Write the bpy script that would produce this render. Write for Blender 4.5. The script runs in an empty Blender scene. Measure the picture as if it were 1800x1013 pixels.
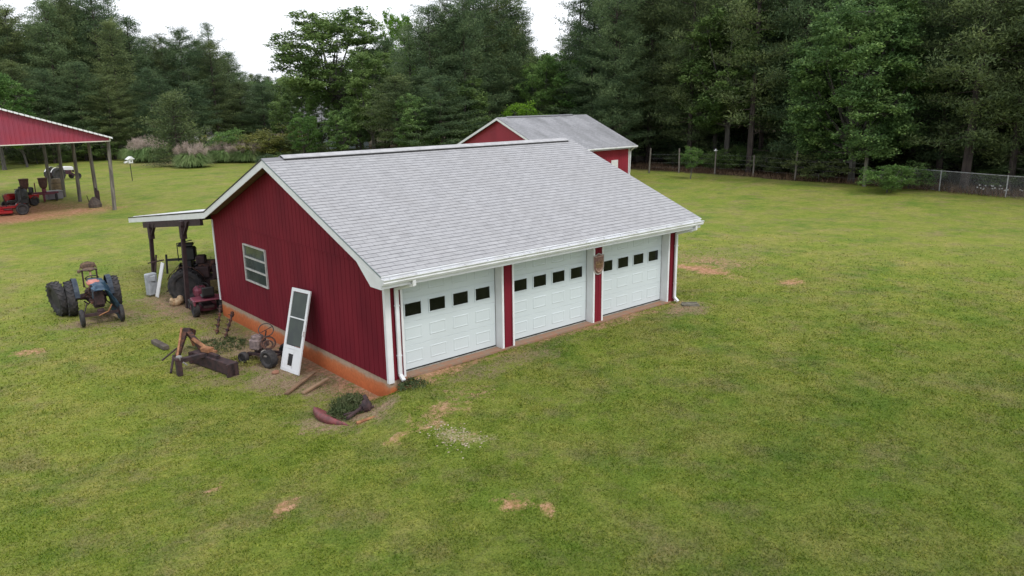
import bpy, math, random
import numpy as np
from mathutils import Vector, Matrix

# ------------------------------------------------------------------ camera, world, sun, exposure
SC = bpy.context.scene
COL = SC.collection
CAM = (-8.0752, -13.4028, 5.7922)
YAW, PIT, ROL, FOC = 0.71188, -0.24283, -0.01386, 1.348
cd = bpy.data.cameras.new('camera'); cam = bpy.data.objects.new('camera', cd); COL.objects.link(cam)
fw = Vector((math.cos(PIT)*math.sin(YAW), math.cos(PIT)*math.cos(YAW), math.sin(PIT)))
rt = Vector((math.cos(YAW), -math.sin(YAW), 0)); up = rt.cross(fw)
r2 = math.cos(ROL)*rt + math.sin(ROL)*up; u2 = -math.sin(ROL)*rt + math.cos(ROL)*up
M = Matrix((r2, u2, -fw)).transposed().to_4x4(); M.translation = Vector(CAM)
cam.matrix_world = M
cd.sensor_width = 36; cd.lens = 36*FOC/1.8; cd.clip_start = .1; cd.clip_end = 2500
SC.camera = cam

SUN_EL, SUN_AZ = math.radians(52), math.radians(178)      # high sun behind thin cloud
w = bpy.data.worlds.new('World'); SC.world = w; w.use_nodes = True
nt = w.node_tree; nt.nodes.clear()
sky = nt.nodes.new('ShaderNodeTexSky'); sky.sky_type = 'NISHITA'; sky.sun_disc = False
sky.sun_elevation = SUN_EL; sky.sun_rotation = SUN_AZ; sky.dust_density = 3; sky.air_density = 1.2
mx = nt.nodes.new('ShaderNodeMix'); mx.data_type = 'RGBA'; mx.inputs['Factor'].default_value = .86
mx.inputs[7].default_value = (8.3, 8.5, 9.1, 1)             # the white cloud deck
bg = nt.nodes.new('ShaderNodeBackground'); bg.inputs['Strength'].default_value = .13
ow = nt.nodes.new('ShaderNodeOutputWorld')
nt.links.new(sky.outputs[0], mx.inputs[6]); nt.links.new(mx.outputs[2], bg.inputs[0]); nt.links.new(bg.outputs[0], ow.inputs[0])
sd = bpy.data.lights.new('sun', 'SUN'); sd.energy = 1.3; sd.angle = math.radians(14); sd.color = (1, .965, .9)
sun = bpy.data.objects.new('sun', sd); COL.objects.link(sun)
# direction to the sun: azimuth measured as for the sky texture
sdir = Vector((math.sin(SUN_AZ)*math.cos(SUN_EL), math.cos(SUN_AZ)*math.cos(SUN_EL), math.sin(SUN_EL)))
sun.rotation_euler = sdir.to_track_quat('Z', 'Y').to_euler()
SC.view_settings.view_transform = 'Standard'; SC.view_settings.look = 'None'
SC.view_settings.exposure = 0.33; SC.view_settings.gamma = 1
SC.cycles.max_bounces = 6; SC.cycles.transparent_max_bounces = 8

# ------------------------------------------------------------------ materials
def mat(name, c, rough=.7, c2=None, scale=8., metal=0., bump=0., bscale=None, detail=4, lo=.35, hi=.65, stretch=None, c3=None, spec=None):
    m = bpy.data.materials.new(name); m.use_nodes = True
    n = m.node_tree.nodes; l = m.node_tree.links; b = n['Principled BSDF']
    b.inputs['Base Color'].default_value = (*c, 1); b.inputs['Roughness'].default_value = rough; b.inputs['Metallic'].default_value = metal
    if spec is not None: b.inputs['Specular IOR Level'].default_value = spec
    if c2 or bump:
        tc = n.new('ShaderNodeTexCoord'); mp = n.new('ShaderNodeMapping'); l.new(tc.outputs['Object'], mp.inputs[0])
        if stretch: mp.inputs['Scale'].default_value = stretch
    if c2:
        t = n.new('ShaderNodeTexNoise'); t.inputs['Scale'].default_value = scale; t.inputs['Detail'].default_value = detail
        l.new(mp.outputs[0], t.inputs['Vector'])
        r = n.new('ShaderNodeValToRGB'); e = r.color_ramp.elements
        e[0].position = lo; e[0].color = (*c, 1); e[1].position = hi; e[1].color = (*c2, 1)
        if c3: k = e.new(.5*(lo+hi)+.02); k.color = (*c3, 1)
        l.new(t.outputs[0], r.inputs[0]); l.new(r.outputs[0], b.inputs['Base Color'])
    if bump:
        t2 = n.new('ShaderNodeTexNoise'); t2.inputs['Scale'].default_value = bscale or scale*3; t2.inputs['Detail'].default_value = 5
        l.new(mp.outputs[0], t2.inputs['Vector'])
        bp = n.new('ShaderNodeBump'); bp.inputs['Strength'].default_value = bump; bp.inputs['Distance'].default_value = .02
        l.new(t2.outputs[0], bp.inputs['Height']); l.new(bp.outputs[0], b.inputs['Normal'])
    return m

RED = mat('red_siding', (.190, .016, .028), .75, (.125, .011, .021), 1.6, detail=7, lo=.3, hi=.72, stretch=(1, 1, .35), bump=.25, bscale=25, spec=.12)
RED2 = mat('faded_red_metal', (.29, .03, .05), .5, (.24, .025, .042), 1.5, stretch=(1, 1, .3), spec=.3)
WHITE = mat('white_trim_paint', (.76, .77, .79), .5, (.66, .67, .68), 2.5, lo=.3, hi=.75)
DOORW = mat('garage_door_paint', (.60, .665, .69), .42, (.56, .62, .64), 1.2, lo=.3, hi=.75)
GUTTER = mat('gutter_enamel', (.74, .76, .79), .35, (.62, .63, .63), 3)
PANE = mat('dark_glass', (.004, .005, .005), .18, (.010, .011, .009), 4, spec=.3)
GLASSW = mat('window_glass', (.045, .055, .05), .08, (.075, .09, .08), 1.7, spec=.6)
SOFW = mat('bare_soffit_wood', (.20, .125, .075), .8, (.13, .08, .05), 4, stretch=(1, 6, 6))
DARKW = mat('dark_stained_wood', (.026, .014, .016), .85, (.045, .022, .024), 5, bump=.3)
POSTW = mat('weathered_post_wood', (.20, .18, .155), .9, (.09, .08, .07), 4, stretch=(3, 3, .4), bump=.4)
RUST = mat('rusty_steel', (.035, .020, .020), .85, (.16, .062, .03), 9, bump=.5, bscale=40, lo=.42, hi=.72)
RUSTL = mat('orange_rust', (.20, .085, .04), .9, (.38, .19, .09), 8, bump=.4, lo=.4, hi=.7)
RUSTD = mat('dark_rusty_steel', (.022, .014, .017), .8, (.06, .03, .03), 7, bump=.4)
TYRE = mat('tyre_rubber', (.014, .014, .017), .75, (.045, .04, .04), 6, bump=.3)
BLUE = mat('faded_blue_paint', (.010, .022, .042), .7, (.035, .05, .07), 9)
TARP = mat('blue_tarp', (.010, .036, .075), .5, (.045, .10, .155), 9, bump=.5, bscale=14)
ORANGE = mat('faded_orange_paint', (.42, .13, .10), .6, (.52, .22, .17), 6)
GREYM = mat('grey_metal', (.33, .33, .33), .5, (.2, .19, .18), 8, metal=.3)
GALV = mat('galvanised_steel', (.42, .43, .44), .45, (.3, .3, .31), 6, metal=.5)
REDP = mat('bright_red_paint', (.38, .012, .018), .35, (.28, .012, .016), 5)
MAROON = mat('faded_maroon_paint', (.20, .035, .06), .5, (.13, .03, .05), 6)
PINKR = mat('faded_red_fender', (.22, .06, .065), .6, (.12, .045, .045), 10)
BLACK = mat('black_plastic', (.012, .012, .013), .5)
CREAM = mat('cream_sack', (.50, .38, .24), .85, (.36, .22, .12), 14)
YELB = mat('olive_yellow_paint', (.22, .17, .06), .7, (.10, .08, .035), 10)
PLANK = mat('old_plank_wood', (.24, .15, .085), .9, (.13, .08, .05), 5, stretch=(1, 1, 1), bump=.4)
BARK = mat('pine_bark', (.075, .058, .050), .95, (.035, .027, .025), 6, stretch=(1, 1, .3), bump=.6)
BARKG = mat('grey_bark', (.12, .11, .10), .95, (.06, .055, .05), 5, stretch=(1, 1, .3), bump=.5)
GOLD = mat('dull_gold_relief', (.30, .20, .09), .5, (.17, .09, .055), 30)
TANP = mat('tan_relief_paint', (.40, .27, .21), .6, (.25, .15, .12), 22)
CONC = mat('splash_concrete', (.36, .35, .31), .9, (.25, .24, .21), 8, bump=.3)
SHINGLE2 = None

def shingle_mat(name, c1, c2, stain, sc=1.0, stainamt=.5):
    m = bpy.data.materials.new(name); m.use_nodes = True
    n = m.node_tree.nodes; l = m.node_tree.links; b = n['Principled BSDF']; b.inputs['Roughness'].default_value = .9
    b.inputs['Specular IOR Level'].default_value = .2
    uv = n.new('ShaderNodeUVMap')
    br = n.new('ShaderNodeTexBrick'); br.inputs['Scale'].default_value = 1; br.inputs['Brick Width'].default_value = .305
    br.inputs['Row Height'].default_value = .142; br.inputs['Mortar Size'].default_value = .006; br.inputs['Mortar Smooth'].default_value = .4
    br.inputs['Color1'].default_value = (*c1, 1); br.inputs['Color2'].default_value = (*c2, 1); br.inputs['Mortar'].default_value = (.21, .21, .225, 1)
    br.inputs['Bias'].default_value = -.15
    l.new(uv.outputs[0], br.inputs['Vector'])
    # blotches: weathering that stays on the roof
    t = n.new('ShaderNodeTexNoise'); t.inputs['Scale'].default_value = .9*sc; t.inputs['Detail'].default_value = 6; t.inputs['Roughness'].default_value = .6
    mp = n.new('ShaderNodeMapping'); mp.inputs['Scale'].default_value = (1.2, .55, 1); l.new(uv.outputs[0], mp.inputs[0]); l.new(mp.outputs[0], t.inputs['Vector'])
    r = n.new('ShaderNodeMapRange'); r.inputs[1].default_value = .42; r.inputs[2].default_value = .72; r.inputs[3].default_value = 0; r.inputs[4].default_value = stainamt
    l.new(t.outputs[0], r.inputs[0])
    mi = n.new('ShaderNodeMix'); mi.data_type = 'RGBA'; mi.inputs[7].default_value = (*stain, 1)
    l.new(r.outputs[0], mi.inputs['Factor']); l.new(br.outputs[0], mi.inputs[6])
    t2 = n.new('ShaderNodeTexNoise'); t2.inputs['Scale'].default_value = 9; t2.inputs['Detail'].default_value = 6
    mp2 = n.new('ShaderNodeMapping'); mp2.inputs['Scale'].default_value = (.35, 1.2, 1); l.new(uv.outputs[0], mp2.inputs[0]); l.new(mp2.outputs[0], t2.inputs['Vector'])
    r2_ = n.new('ShaderNodeMapRange'); r2_.inputs[1].default_value = .3; r2_.inputs[2].default_value = .7; r2_.inputs[3].default_value = .84; r2_.inputs[4].default_value = 1.10
    l.new(t2.outputs[0], r2_.inputs[0])
    mm = n.new('ShaderNodeVectorMath'); mm.operation = 'SCALE'; l.new(mi.outputs[2], mm.inputs[0]); l.new(r2_.outputs[0], mm.inputs['Scale'])
    l.new(mm.outputs[0], b.inputs['Base Color'])
    bp = n.new('ShaderNodeBump'); bp.inputs['Strength'].default_value = .6; bp.inputs['Distance'].default_value = .01
    l.new(br.outputs['Fac'], bp.inputs['Height']); bp.invert = True; l.new(bp.outputs[0], b.inputs['Normal'])
    return m
SHINGLE = shingle_mat('grey_shingles', (.362, .364, .374), (.335, .337, .348), (.30, .297, .30))
SHINGLEB = shingle_mat('stained_grey_shingles', (.36, .365, .385), (.32, .325, .345), (.16, .165, .17), .6, .8)

def foundation_mat():
    m = bpy.data.materials.new('clay_stained_block'); m.use_nodes = True
    n = m.node_tree.nodes; l = m.node_tree.links; b = n['Principled BSDF']; b.inputs['Roughness'].default_value = .9
    tc = n.new('ShaderNodeTexCoord'); sp = n.new('ShaderNodeSeparateXYZ'); l.new(tc.outputs['Object'], sp.inputs[0])
    t = n.new('ShaderNodeTexNoise'); t.inputs['Scale'].default_value = 3.5; t.inputs['Detail'].default_value = 7; l.new(tc.outputs['Object'], t.inputs['Vector'])
    a = n.new('ShaderNodeMath'); a.operation = 'MULTIPLY_ADD'; a.inputs[1].default_value = .16; l.new(t.outputs[0], a.inputs[0]); l.new(sp.outputs[2], a.inputs[2])
    r = n.new('ShaderNodeValToRGB'); e = r.color_ramp.elements
    r2_ = n.new('ShaderNodeMapRange'); r2_.inputs[1].default_value = -.55; r2_.inputs[2].default_value = .08; l.new(a.outputs[0], r2_.inputs[0]); l.new(r2_.outputs[0], r.inputs[0])
    e[0].position = .0; e[0].color = (.42, .105, .03, 1); e[1].position = 1; e[1].color = (.42, .33, .25, 1)
    for p_, c_ in ((.30, (.52, .135, .038)), (.52, (.54, .155, .05)), (.64, (.52, .20, .09)), (.72, (.42, .30, .21))):
        k = e.new(p_); k.color = (*c_, 1)
    t2 = n.new('ShaderNodeTexNoise'); t2.inputs['Scale'].default_value = 14; t2.inputs['Detail'].default_value = 5; l.new(tc.outputs['Object'], t2.inputs['Vector'])
    q = n.new('ShaderNodeMapRange'); q.inputs[3].default_value = .65; q.inputs[4].default_value = 1.25; l.new(t2.outputs[0], q.inputs[0])
    mm = n.new('ShaderNodeVectorMath'); mm.operation = 'SCALE'; l.new(r.outputs[0], mm.inputs[0]); l.new(q.outputs[0], mm.inputs['Scale'])
    l.new(mm.outputs[0], b.inputs['Base Color'])
    bp = n.new('ShaderNodeBump'); bp.inputs['Strength'].default_value = .4; bp.inputs['Distance'].default_value = .02; l.new(t2.outputs[0], bp.inputs['Height']); l.new(bp.outputs[0], b.inputs['Normal'])
    return m
FOUND = foundation_mat()

def leaf_mat(name, c1, c2, c3, trans=.25, isl=.35, nscale=.5):
    m = bpy.data.materials.new(name); m.use_nodes = True
    n = m.node_tree.nodes; l = m.node_tree.links; n.clear()
    out = n.new('ShaderNodeOutputMaterial'); tc = n.new('ShaderNodeTexCoord')
    t = n.new('ShaderNodeTexNoise'); t.inputs['Scale'].default_value = nscale; t.inputs['Detail'].default_value = 3; l.new(tc.outputs['Object'], t.inputs['Vector'])
    g = n.new('ShaderNodeNewGeometry'); oi = n.new('ShaderNodeObjectInfo')
    a = n.new('ShaderNodeMath'); a.operation = 'MULTIPLY_ADD'; a.inputs[1].default_value = isl; l.new(g.outputs['Random Per Island'], a.inputs[0]); l.new(t.outputs[0], a.inputs[2])
    b_ = n.new('ShaderNodeMath'); b_.operation = 'MULTIPLY_ADD'; b_.inputs[1].default_value = .22; l.new(oi.outputs['Random'], b_.inputs[0]); l.new(a.outputs[0], b_.inputs[2])
    r = n.new('ShaderNodeValToRGB'); e = r.color_ramp.elements
    e[0].position = .45; e[0].color = (*c1, 1); e[1].position = 1.0; e[1].color = (*c3, 1); k = e.new(.75); k.color = (*c2, 1)
    l.new(b_.outputs[0], r.inputs[0])
    d = n.new('ShaderNodeBsdfPrincipled'); d.inputs['Roughness'].default_value = .6; d.inputs['Specular IOR Level'].default_value = .25; l.new(r.outputs[0], d.inputs['Base Color'])
    tr = n.new('ShaderNodeBsdfTranslucent'); l.new(r.outputs[0], tr.inputs[0])
    ms = n.new('ShaderNodeMixShader'); ms.inputs[0].default_value = trans
    l.new(d.outputs[0], ms.inputs[1]); l.new(tr.outputs[0], ms.inputs[2]); l.new(ms.outputs[0], out.inputs[0])
    return m
PINE = leaf_mat('pine_needles', (0.036, 0.069, 0.035), (0.082, 0.136, 0.06), (0.181, 0.253, 0.109), .3)
PINEB = leaf_mat('olive_pine_needles', (0.045, 0.071, 0.03), (0.104, 0.145, 0.057), (0.217, 0.27, 0.1), .3)
OAK = leaf_mat('oak_leaves', (0.049, 0.097, 0.029), (0.102, 0.175, 0.05), (0.225, 0.32, 0.101), .35)
MAPLE = leaf_mat('maple_leaves', (0.056, 0.118, 0.039), (0.12, 0.212, 0.071), (0.288, 0.429, 0.14), .35)
LIME = leaf_mat('bright_new_leaves', (.10, .22, .018), (.16, .32, .026), (.25, .42, .05), .4)
MIDG = leaf_mat('mid_green_leaves', (0.066, 0.149, 0.042), (0.116, 0.22, 0.055), (0.198, 0.308, 0.088), .4)
YELG = leaf_mat('yellow_green_leaves', (0.143, 0.171, 0.039), (0.22, 0.231, 0.055), (0.308, 0.297, 0.088), .3)
PAMP = leaf_mat('pampas_leaves', (.15, .25, .09), (.22, .33, .12), (.30, .38, .17), .3)
PLUME = leaf_mat('pink_grey_plumes', (0.37, 0.29, 0.253), (0.485, 0.394, 0.353), (0.636, 0.542, 0.482), .3)
WEED = leaf_mat('scruffy_weeds', (.045, .070, .026), (.085, .115, .045), (.16, .17, .085), .3)
BROWNL = leaf_mat('dry_straw', (.10, .060, .038), (.16, .10, .06), (.23, .16, .09), .2)
DEADN = leaf_mat('brown_dead_needles', (.075, .050, .034), (.10, .066, .042), (.14, .09, .055), .2)

# ------------------------------------------------------------------ mesh helper
class MB:
    def __init__(s): s.v = []; s.f = []
    def add(s, vs, fs):
        o = len(s.v); s.v += [tuple(map(float, q)) for q in vs]; s.f += [tuple(i+o for i in f) for f in fs]; return s
    def box(s, c, d, R=None, bev=0.0):
        x, y, z = d[0]/2, d[1]/2, d[2]/2
        if bev <= 0:
            vs = [Vector((a, b, e)) for a in (-x, x) for b in (-y, y) for e in (-z, z)]
            fs = [(0, 1, 3, 2), (4, 6, 7, 5), (0, 4, 5, 1), (2, 3, 7, 6), (0, 2, 6, 4), (1, 5, 7, 3)]
        else:
            b_ = min(bev, x*.9, y*.9, z*.9); vs = []; idx = {}
            for a in (-1, 1):
                for b in (-1, 1):
                    for e in (-1, 1):
                        for k in range(3):
                            q = [a*x, b*y, e*z]
                            for j in range(3):
                                if j != k: q[j] -= (a, b, e)[j]*b_
                            idx[(a, b, e, k)] = len(vs); vs.append(Vector(q))
            fs = []
            for k in range(3):
                i, j = (k+1) % 3, (k+2) % 3
                for sg in (-1, 1):
                    ring = []
                    for p, q in ((-1, -1), (1, -1), (1, 1), (-1, 1)):
                        t = [0, 0, 0]; t[k] = sg; t[i] = p; t[j] = q; ring.append(idx[(*t, k)])
                    fs.append(tuple(ring if sg > 0 else ring[::-1]))
                for p in (-1, 1):
                    for q in (-1, 1):
                        A = [0, 0, 0]; B = [0, 0, 0]; A[i] = B[i] = p; A[j] = B[j] = q; A[k] = -1; B[k] = 1
                        r_ = [idx[(*A, i)], idx[(*B, i)], idx[(*B, j)], idx[(*A, j)]]
                        fs.append(tuple(r_ if p*q > 0 else r_[::-1]))
            for a in (-1, 1):
                for b in (-1, 1):
                    for e in (-1, 1):
                        r_ = [idx[(a, b, e, k)] for k in range(3)]; fs.append(tuple(r_ if a*b*e > 0 else r_[::-1]))
        c = Vector(c)
        if R is not None: vs = [R @ q for q in vs]
        return s.add([q+c for q in vs], fs)
    def beam(s, a, b, wd, ht, upv=(0, 0, 1), bev=0):
        a = Vector(a); b = Vector(b); d = b-a; L = d.length; d.normalize()
        r = d.cross(Vector(upv));
        if r.length < 1e-4: r = d.cross(Vector((1, 0, 0)))
        r.normalize(); u = r.cross(d)
        return s.box((a+b)/2, (L, wd, ht), Matrix((d, r, u)).transposed(), bev)
    def tube(s, pts, r, n=8, cap=True):
        pts = [Vector(p) for p in pts]
        rs = r if isinstance(r, (list, tuple)) else [r]*len(pts)
        vs = []; fs = []; prev = None
        for i, p in enumerate(pts):
            d = (pts[min(i+1, len(pts)-1)]-pts[max(i-1, 0)]).normalized()
            if prev is None:
                a = d.orthogonal().normalized()
            else:
                a = (prev - d*prev.dot(d));
                a = a.normalized() if a.length > 1e-5 else d.orthogonal().normalized()
            prev = a; b = d.cross(a)
            for k in range(n):
                t = 2*math.pi*k/n; vs.append(p+(a*math.cos(t)+b*math.sin(t))*rs[i])
        for i in range(len(pts)-1):
            for k in range(n): fs.append((i*n+k, i*n+(k+1) % n, (i+1)*n+(k+1) % n, (i+1)*n+k))
        if cap: fs.append(tuple(range(n))[::-1]); fs.append(tuple((len(pts)-1)*n+k for k in range(n)))
        return s.add(vs, fs)
    def lathe(s, c, axis, prof, n=20):
        """prof = list of (offset along axis, radius)"""
        ax = Vector(axis).normalized(); a = ax.orthogonal().normalized(); b = ax.cross(a); c = Vector(c); vs = []; fs = []
        for o_, r in prof:
            for k in range(n):
                t = 2*math.pi*k/n; vs.append(c+ax*o_+(a*math.cos(t)+b*math.sin(t))*max(r, .0005))
        for i in range(len(prof)-1):
            for k in range(n): fs.append((i*n+k, i*n+(k+1) % n, (i+1)*n+(k+1) % n, (i+1)*n+k))
        fs.append(tuple(range(n))[::-1]); fs.append(tuple((len(prof)-1)*n+k for k in range(n)))
        return s.add(vs, fs)
    def ring(s, c, axis, R, r, n=24, m=6):
        ax = Vector(axis).normalized(); a = ax.orthogonal().normalized(); b = ax.cross(a); c = Vector(c); vs = []; fs = []
        for i in range(n):
            t = 2*math.pi*i/n; d = a*math.cos(t)+b*math.sin(t)
            for k in range(m):
                u = 2*math.pi*k/m; vs.append(c+d*(R+r*math.cos(u))+ax*(r*math.sin(u)))
        for i in range(n):
            for k in range(m): fs.append((i*m+k, ((i+1) % n)*m+k, ((i+1) % n)*m+(k+1) % m, i*m+(k+1) % m))
        return s.add(vs, fs)
    def ball(s, c, d, n=12, m=8, jit=0, rng=None):
        vs = []; fs = []; c = Vector(c)
        for i in range(m+1):
            ph = math.pi*i/m
            for k in range(n):
                t = 2*math.pi*k/n; j = 1+(rng.uniform(-jit, jit) if rng and 0 < i < m else 0)
                vs.append(c+Vector((d[0]*math.sin(ph)*math.cos(t)*j, d[1]*math.sin(ph)*math.sin(t)*j, d[2]*math.cos(ph))))
        for i in range(m):
            for k in range(n): fs.append((i*n+k, (i+1)*n+k, (i+1)*n+(k+1) % n, i*n+(k+1) % n))
        return s.add(vs, fs)
    def prism(s, poly, off):
        """planar polygon (3D points) extruded by vector off"""
        P = [Vector(p) for p in poly]; o = Vector(off); n = len(P)
        s.add(P+[p+o for p in P], [tuple(range(n)), tuple(range(2*n-1, n-1, -1))]+[(i, i+n, (i+1) % n+n, (i+1) % n) for i in range(n)])
        return s
    def mesh(s, name, m=None, smooth=False):
        me = bpy.data.meshes.new(name); me.from_pydata(s.v, [], s.f); me.update()
        if m: me.materials.append(m)
        if smooth: me.polygons.foreach_set('use_smooth', [True]*len(me.polygons))
        return me
    def build(s, name, m, parent=None, label=None, smooth=False, loc=None):
        me = s.mesh(name, m, smooth)
        import bmesh
        bm = bmesh.new(); bm.from_mesh(me); bmesh.ops.recalc_face_normals(bm, faces=bm.faces); bm.to_mesh(me); bm.free()
        o = bpy.data.objects.new(name, me); COL.objects.link(o)
        if loc is not None: o.location = loc
        if parent is not None: o.parent = parent
        if label: o['label'] = label
        return o

def tag(o, label, cat, group=None, kind=None):
    if label: o['label'] = label
    if cat: o['category'] = cat
    if group: o['group'] = group
    if kind: o['kind'] = kind
    return o
def thing(name, label, cat, loc=(0, 0, 0), rz=0, group=None):
    o = bpy.data.objects.new(name, None); COL.objects.link(o); o.location = loc; o.rotation_euler = (0, 0, rz)
    o.empty_display_size = .2
    return tag(o, label, cat, group)
def copy_tree(o, parent=None):
    c = o.copy(); COL.objects.link(c); c.parent = parent
    for ch in o.children: copy_tree(ch, c)
    return c
def np_mesh(name, V, F, m):
    """V (n,3) float, F (k,j) int: all faces the same size"""
    me = bpy.data.meshes.new(name); k, j = F.shape
    me.vertices.add(len(V)); me.vertices.foreach_set('co', V.astype(np.float32).ravel())
    me.loops.add(k*j); me.loops.foreach_set('vertex_index', F.astype(np.int32).ravel())
    me.polygons.add(k); me.polygons.foreach_set('loop_start', np.arange(0, k*j, j, dtype=np.int32))
    try: me.polygons.foreach_set('loop_total', np.full(k, j, dtype=np.int32))
    except Exception: pass
    me.update(calc_edges=True)
    if m: me.materials.append(m)
    return me

# ------------------------------------------------------------------ terrain
def sst(t):
    t = np.clip(t, 0, 1); return t*t*(3-2*t)
_nr = np.random.RandomState(3); _tab = _nr.rand(64, 64)
def vnoise(x, y):
    xi = np.floor(x).astype(int); yi = np.floor(y).astype(int); fx = x-xi; fy = y-yi; fx = fx*fx*(3-2*fx); fy = fy*fy*(3-2*fy)
    g = lambda a, b: _tab[a % 64, b % 64]
    return (g(xi, yi)*(1-fx)+g(xi+1, yi)*fx)*(1-fy)+(g(xi, yi+1)*(1-fx)+g(xi+1, yi+1)*fx)*fy
def fbm(x, y, o=4):
    a = 0; s_ = .5; f = 1
    for i in range(o): a = a+s_*vnoise(x*f+17.3*i, y*f+5.1*i); s_ *= .5; f *= 2.1
    return a
def gz(x, y):
    x = np.asarray(x, float); y = np.asarray(y, float)
    far = np.maximum(0, y-10)
    lf = 6*sst((-x-.05)/1.9)
    lo = sst(((.75+.5*far)-x)/(.8+.5*far))*sst((y+.8+lf*.75)/(1.5+lf))
    amp = .50-.27*sst((y-14)/14)
    z = -.08-amp*lo
    z = z-.12*sst((x-12)/12)*(1-lo)
    d = np.hypot(x-5, y-5)
    z = z+(fbm(x*.12+9, y*.12, 2)-.37)*.35*sst((d-14)/30)+(fbm(x*.9, y*.9, 2)-.37)*.05
    return z
def G(x, y, dz=0): return (x, y, float(gz(x, y))+dz)

# bare ground: (cx, cy, rx, ry, rot deg, clay, thatch, chalk)
PATCH = [(-.55, 4.4, 1.5, 5.2, 0, .0, 1.0, 0), (-1.6, 5.6, 1.5, 2.6, 10, 0, .75, 0), (-.3, 1.2, .7, 1.5, 0, .45, .8, 0), (-.12, .7, .35, 1.2, 0, .8, 0, 0),
         (-.1, 3.5, .25, 6, 0, .6, 0, 0), (-1.3, -.15, .95, 1.2, 0, .25, 1.0, 0), (-.6, -.7, .6, .5, 0, .1, .8, 0), (-2.9, 11.7, 1.6, 1.5, 15, .1, .85, 0), (-.3, 11.8, 2.0, 3.6, 0, .3, .9, 0), (5, 12.5, 6, 3.5, 0, .5, .8, 0),
         (1.3, -.15, 1.7, .42, 0, .7, .6, 0), (3, -.7, 2.6, .55, 3, .1, .6, 0), (6.5, -.16, 4.2, .38, 0, .5, .6, 0), (9.3, -.75, 1.3, .6, 0, .25, .8, 0),
         (-.1, -1.9, .8, .6, 0, .5, .5, 0), (-.55, -2.35, .5, .35, 40, .5, .4, .3), (-.45, -3.1, .4, .5, 10, .3, .3, .5), (-.28, -3.55, .5, .25, -20, .2, .3, .5), (.9, -1.6, .6, .5, 0, .35, .4, 0),
         (-1.2, -2.3, .3, .22, 0, .6, .4, 0), (13.9, 1.9, .65, 1.7, -6, .75, .5, 0), (15.3, 2.6, 1.2, 2.1, -6, .4, .6, 0), (12.2, 3.4, .7, 1.5, 0, .6, .5, 0), (14.4, -1.1, .55, .4, 0, .7, .2, 0), (16.5, 3.5, 4, 1.5, -20, 0, .45, 0),
         (-4.30, -1.55, .36, .16, 20, .5, .4, 0), (-3.95, -3.25, .5, .16, 30, .66, .4, 0), (-1.28, -5.55, .34, .16, 25, .75, .4, 0), (-1.02, -5.95, .30, .2, 35, .7, .4, 0), (-1.15, -5.45, .3, .3, 0, .5, .3, 0), (-5.15, 9.6, .5, .35, 0, .62, .4, 0), (-3.5, 40.5, 8.2, 5.6, 0, 1.0, .3, 0), (-2, 37, 6, 2.8, 0, .95, .4, 0), (2.2, 37.2, 2.6, 2.0, 0, .8, .5, 0), (-4, 60, 10, 4, 0, .2, .55, 0),
         (19, 71, 7, 8, 0, .1, .7, 0),
        ]
def masks(x, y):
    wx = x+(fbm(x*1.3+3, y*1.3, 3)-.44)*1.5; wy = y+(fbm(x*1.3, y*1.3+40, 3)-.44)*1.5
    out = [np.zeros_like(x) for _ in range(3)]; br = (fbm(x*2.6+11, y*2.6+7, 4)-.47)*1.5; wx = wx+br*.2
    for cx, cy, rx, ry, rot, a, b, c in PATCH:
        big = min(rx, ry) > .8; X = (wx if big else x+(wx-x)*.4)-cx; Y = (wy if big else y+(wy-y)*.4)-cy
        t = math.radians(rot); u = (X*math.cos(t)+Y*math.sin(t))/rx; v = (-X*math.sin(t)+Y*math.cos(t))/ry
        m_ = np.clip(1.25-np.sqrt(u*u+v*v)+(0 if rx > 5 else br*(.45 if big else .75)), 0, 1); m_ = m_*.85+.15*sst(m_*1.3)
        for k, q in enumerate((a, b, c)): out[k] = np.maximum(out[k], m_*q)
    # pine straw under the woods
    wood = sst((x-(42.2+.06*(10-y)) )/1.5)*sst((30-y)/3+1)
    line = 75+(40-x)*.9
    wood = np.maximum(wood, sst((y-np.where(x > 40, 30+0*x, np.minimum(102, line+12)))/3))
    return out[0], np.maximum(out[1], .0), out[2], wood

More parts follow.
